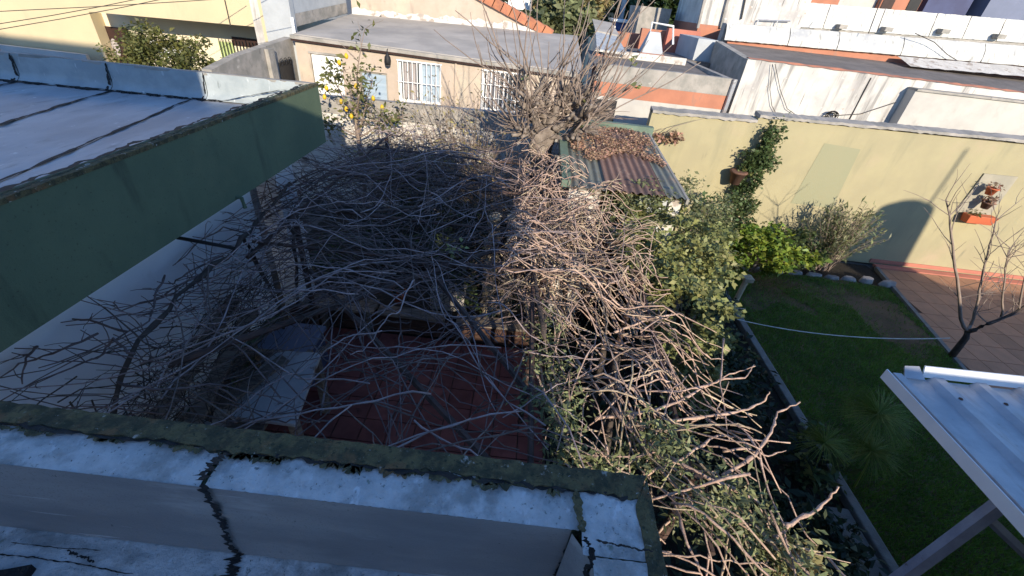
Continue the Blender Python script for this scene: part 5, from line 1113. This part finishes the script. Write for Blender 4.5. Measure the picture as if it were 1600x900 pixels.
# the long knotty canes reaching over the bed
for q, r in (([(930, 655), (1010, 645), (1060, 628), (1100, 605), (1130, 592), (1165, 590), (1178, 570)], .014), ([(1000, 610), (1060, 612), (1110, 600), (1140, 585), (1180, 572)], .011), ([(1040, 660), (1100, 650), (1160, 642), (1195, 628), (1202, 612)], .014), ([(1010, 740), (1060, 720), (1120, 680), (1160, 685), (1235, 692)], .013), ([(1130, 745), (1180, 710), (1205, 675), (1215, 645), (1250, 628)], .015), ([(1130, 705), (1165, 700), (1200, 712), (1228, 704)], .010), ([(1210, 840), (1235, 818), (1270, 800), (1295, 780), (1310, 760)], .016), ([(960, 520), (1010, 500), (1060, 490), (1120, 520)], .012), ([(1130, 530), (1125, 600), (1140, 690)], .009), ([(900, 560), (990, 680), (1080, 790), (1170, 900)], .012), ([(960, 640), (1040, 720), (1120, 790), (1200, 850)], .013), ([(1000, 690), (1090, 740), (1180, 780), (1240, 860), (1270, 910)], .017), ([(860, 600), (880, 680), (950, 760), (1040, 850)], .011), ([(1050, 770), (1070, 840), (1100, 905)], .012)):
    pts = [az(x, y, 2.16+.05*math.sin(i*1.7)) for i, (x, y) in enumerate(q)]; P = []
    for i in range(len(pts)-1):
        for k in range(5): P.append(pts[i].lerp(pts[i+1], k/5)+Vector((U(-.006, .006), U(-.006, .006), U(-.006, .006))))
    P.append(pts[-1]); o = MB(); o.tube(P, [.7*r*(1.15-.75*(i/len(P))**1.5)*(1.35 if i % 4 == 0 else U(.85, 1.0)) for i in range(len(P))], 7); c_ = o.build('cane', M['cane'], sv, True)
for (p, q) in (((.62, 1.0, 0), (.75, 1.6, 2.1)), ((1.0, 2.2, 0), (.9, 2.6, 2.2)), ((1.15, 3.6, 0), (1.0, 3.9, 2.2)), ((.7, 4.6, 0), (.6, 4.8, 2.3))):
    m1 = Vector(p).lerp(Vector(q), .5)+Vector((.08, .05, 0)); MB().tube([p, m1, q], .045, 7, .03).build('old_stem', M['oldvine'], sv, True)

# ================================================================ LEAFY CLIMBERS ON THE VINE
def climber(name, label, pxs, zr, n, size, asp, m, spread, cat='climber', flat=.7, stemcol='cane'):
    P = []; 
    for (px, py, w) in pxs:
        c = np.array(az(px, py, U(*zr))); k = int(n*w); cl_ = c+rng.normal(0, spread, (max(1, k//14), 3)); P.append(cl_[rng.integers(0, len(cl_), k)]+rng.normal(0, .05, (k, 3)))
    P = np.concatenate(P); b = P.mean(0); t = thing(name, label, cat, (b[0], b[1], 0)); leaf_mesh('foliage', P, size, asp, M[m], t, flat)
    mb = MB(); prev = None
    for (px, py, w) in pxs:
        q = az(px, py, (zr[0]+zr[1])/2)
        if prev is not None: mb.tube(path(prev, q-prev, (q-prev).length, 6, .06), .008, 4)
        prev = q
    tagp(mb.build('stem', M[stemcol], t), kind='stuff'); return t
climber('slender_climber', 'slender leaved green climber hanging along the edge of light above the red patio', [(852, 490, .8), (850, 520, 1), (858, 560, 1.2), (868, 600, 1.2), (878, 640, 1.3), (885, 680, 1.2), (893, 715, 1), (845, 575, .8), (850, 640, .7)], (1.95, 2.3), 130, .055, .30, 'lf_jas', .07)
climber('jasmine_climber', 'green slender leaved climber over the sunlit canes beside the near parapet', [(930, 735, 1), (955, 745, 1), (1000, 715, 1), (1020, 690, 1.2), (1035, 720, 1.2), (1055, 735, 1), (1120, 740, 1), (1140, 770, 1.3), (1150, 790, 1.2), (1110, 800, 1.2), (1085, 800, .8), (1180, 820, 1), (1205, 845, 1.2), (1225, 870, 1.2), (1240, 890, 1), (1060, 690, .8)], (2.0, 2.3), 170, .05, .32, 'lf_jas', .07)
climber('dried_sprig', 'yellow dried sprig at the lower end of the sunlit climber', [(1250, 875, 1), (1258, 890, 1)], (2.0, 2.2), 120, .06, .4, 'lf_drytan', .05)
hb = thing('honeysuckle', 'dense yellow green leafy climber mass between the sunlit canes and the lawn kerb', 'climber', (2.1, 4.6, 0))
PP = []
for (c, r, n_) in (((2.1, 5.4, 2.0), (.85, .75, .45), 3800), ((1.95, 4.6, 2.0), (.68, .65, .45), 3300), ((1.85, 3.75, 1.9), (.50, .55, .42), 2600), ((1.5, 4.5, 2.2), (.35, .6, .18), 900), ((1.6, 5.9, 2.15), (.5, .5, .3), 1300), ((2.6, 5.6, 1.4), (.45, .7, .5), 1500), ((2.15, 3.5, 1.2), (.35, .3, .5), 900)):
    q, _ = crown_pts(c, r, n_, 46, .26, .6); PP.append(q)
leaf_mesh('foliage', np.concatenate(PP), .062, .65, M['lf_yel'], hb)
PP = []
for (c, r, n_) in (((2.4, 6.4, 2.0), (.85, .55, .55), 2800), ((1.75, 5.7, 2.3), (.85, .5, .28), 2300), ((1.45, 5.2, 2.2), (.4, .5, .2), 700), ((2.9, 6.6, 1.4), (.6, .6, .5), 1200)): PP.append(crown_pts(c, r, n_, 34, .26, .6)[0])
hb2 = thing('olive_shrub', 'dusty olive green shrub at the front corner of the garden shed', 'shrub', (2.5, 6.5, 0)); leaf_mesh('foliage', np.concatenate(PP), .058, .5, M['lf_oli'], hb2)
for t, cs in ((hb, ((2.1, 5.0, 1.8), (1.9, 4.0, 1.6), (2.5, 5.6, 1.6), (1.8, 5.9, 1.9), (2.3, 4.4, 1.5), (2.1, 3.6, 1.5))), (hb2, ((2.2, 6.5, 2.0), (2.9, 6.6, 1.6), (1.8, 6.2, 2.2), (2.5, 6.3, 2.1)))):
    mb = MB(); stems(mb, tuple(t.location), cs, .03, .008, .2, 5); stems(mb, (t.location.x+.1, t.location.y, 0), [(c[0]+U(-.3, .3), c[1]+U(-.3, .3), c[2]+.2) for c in cs for k in range(3)], .012, .004, .2); mb.build('stem', M['shoot'], t)
# ground cover beneath the sunlit vine, its leaves coloured dark for the shade
P = np.stack([rng.uniform(.7, 3.9, 5000), rng.uniform(.9, 8.0, 5000), rng.uniform(.02, .35, 5000)], 1)
tagp(leaf_mesh('ground_cover', P, .11, .5, M['lf_shade']), 'dark leafy ground cover in the shaded bed beneath the vine', 'ground cover', kind='stuff')
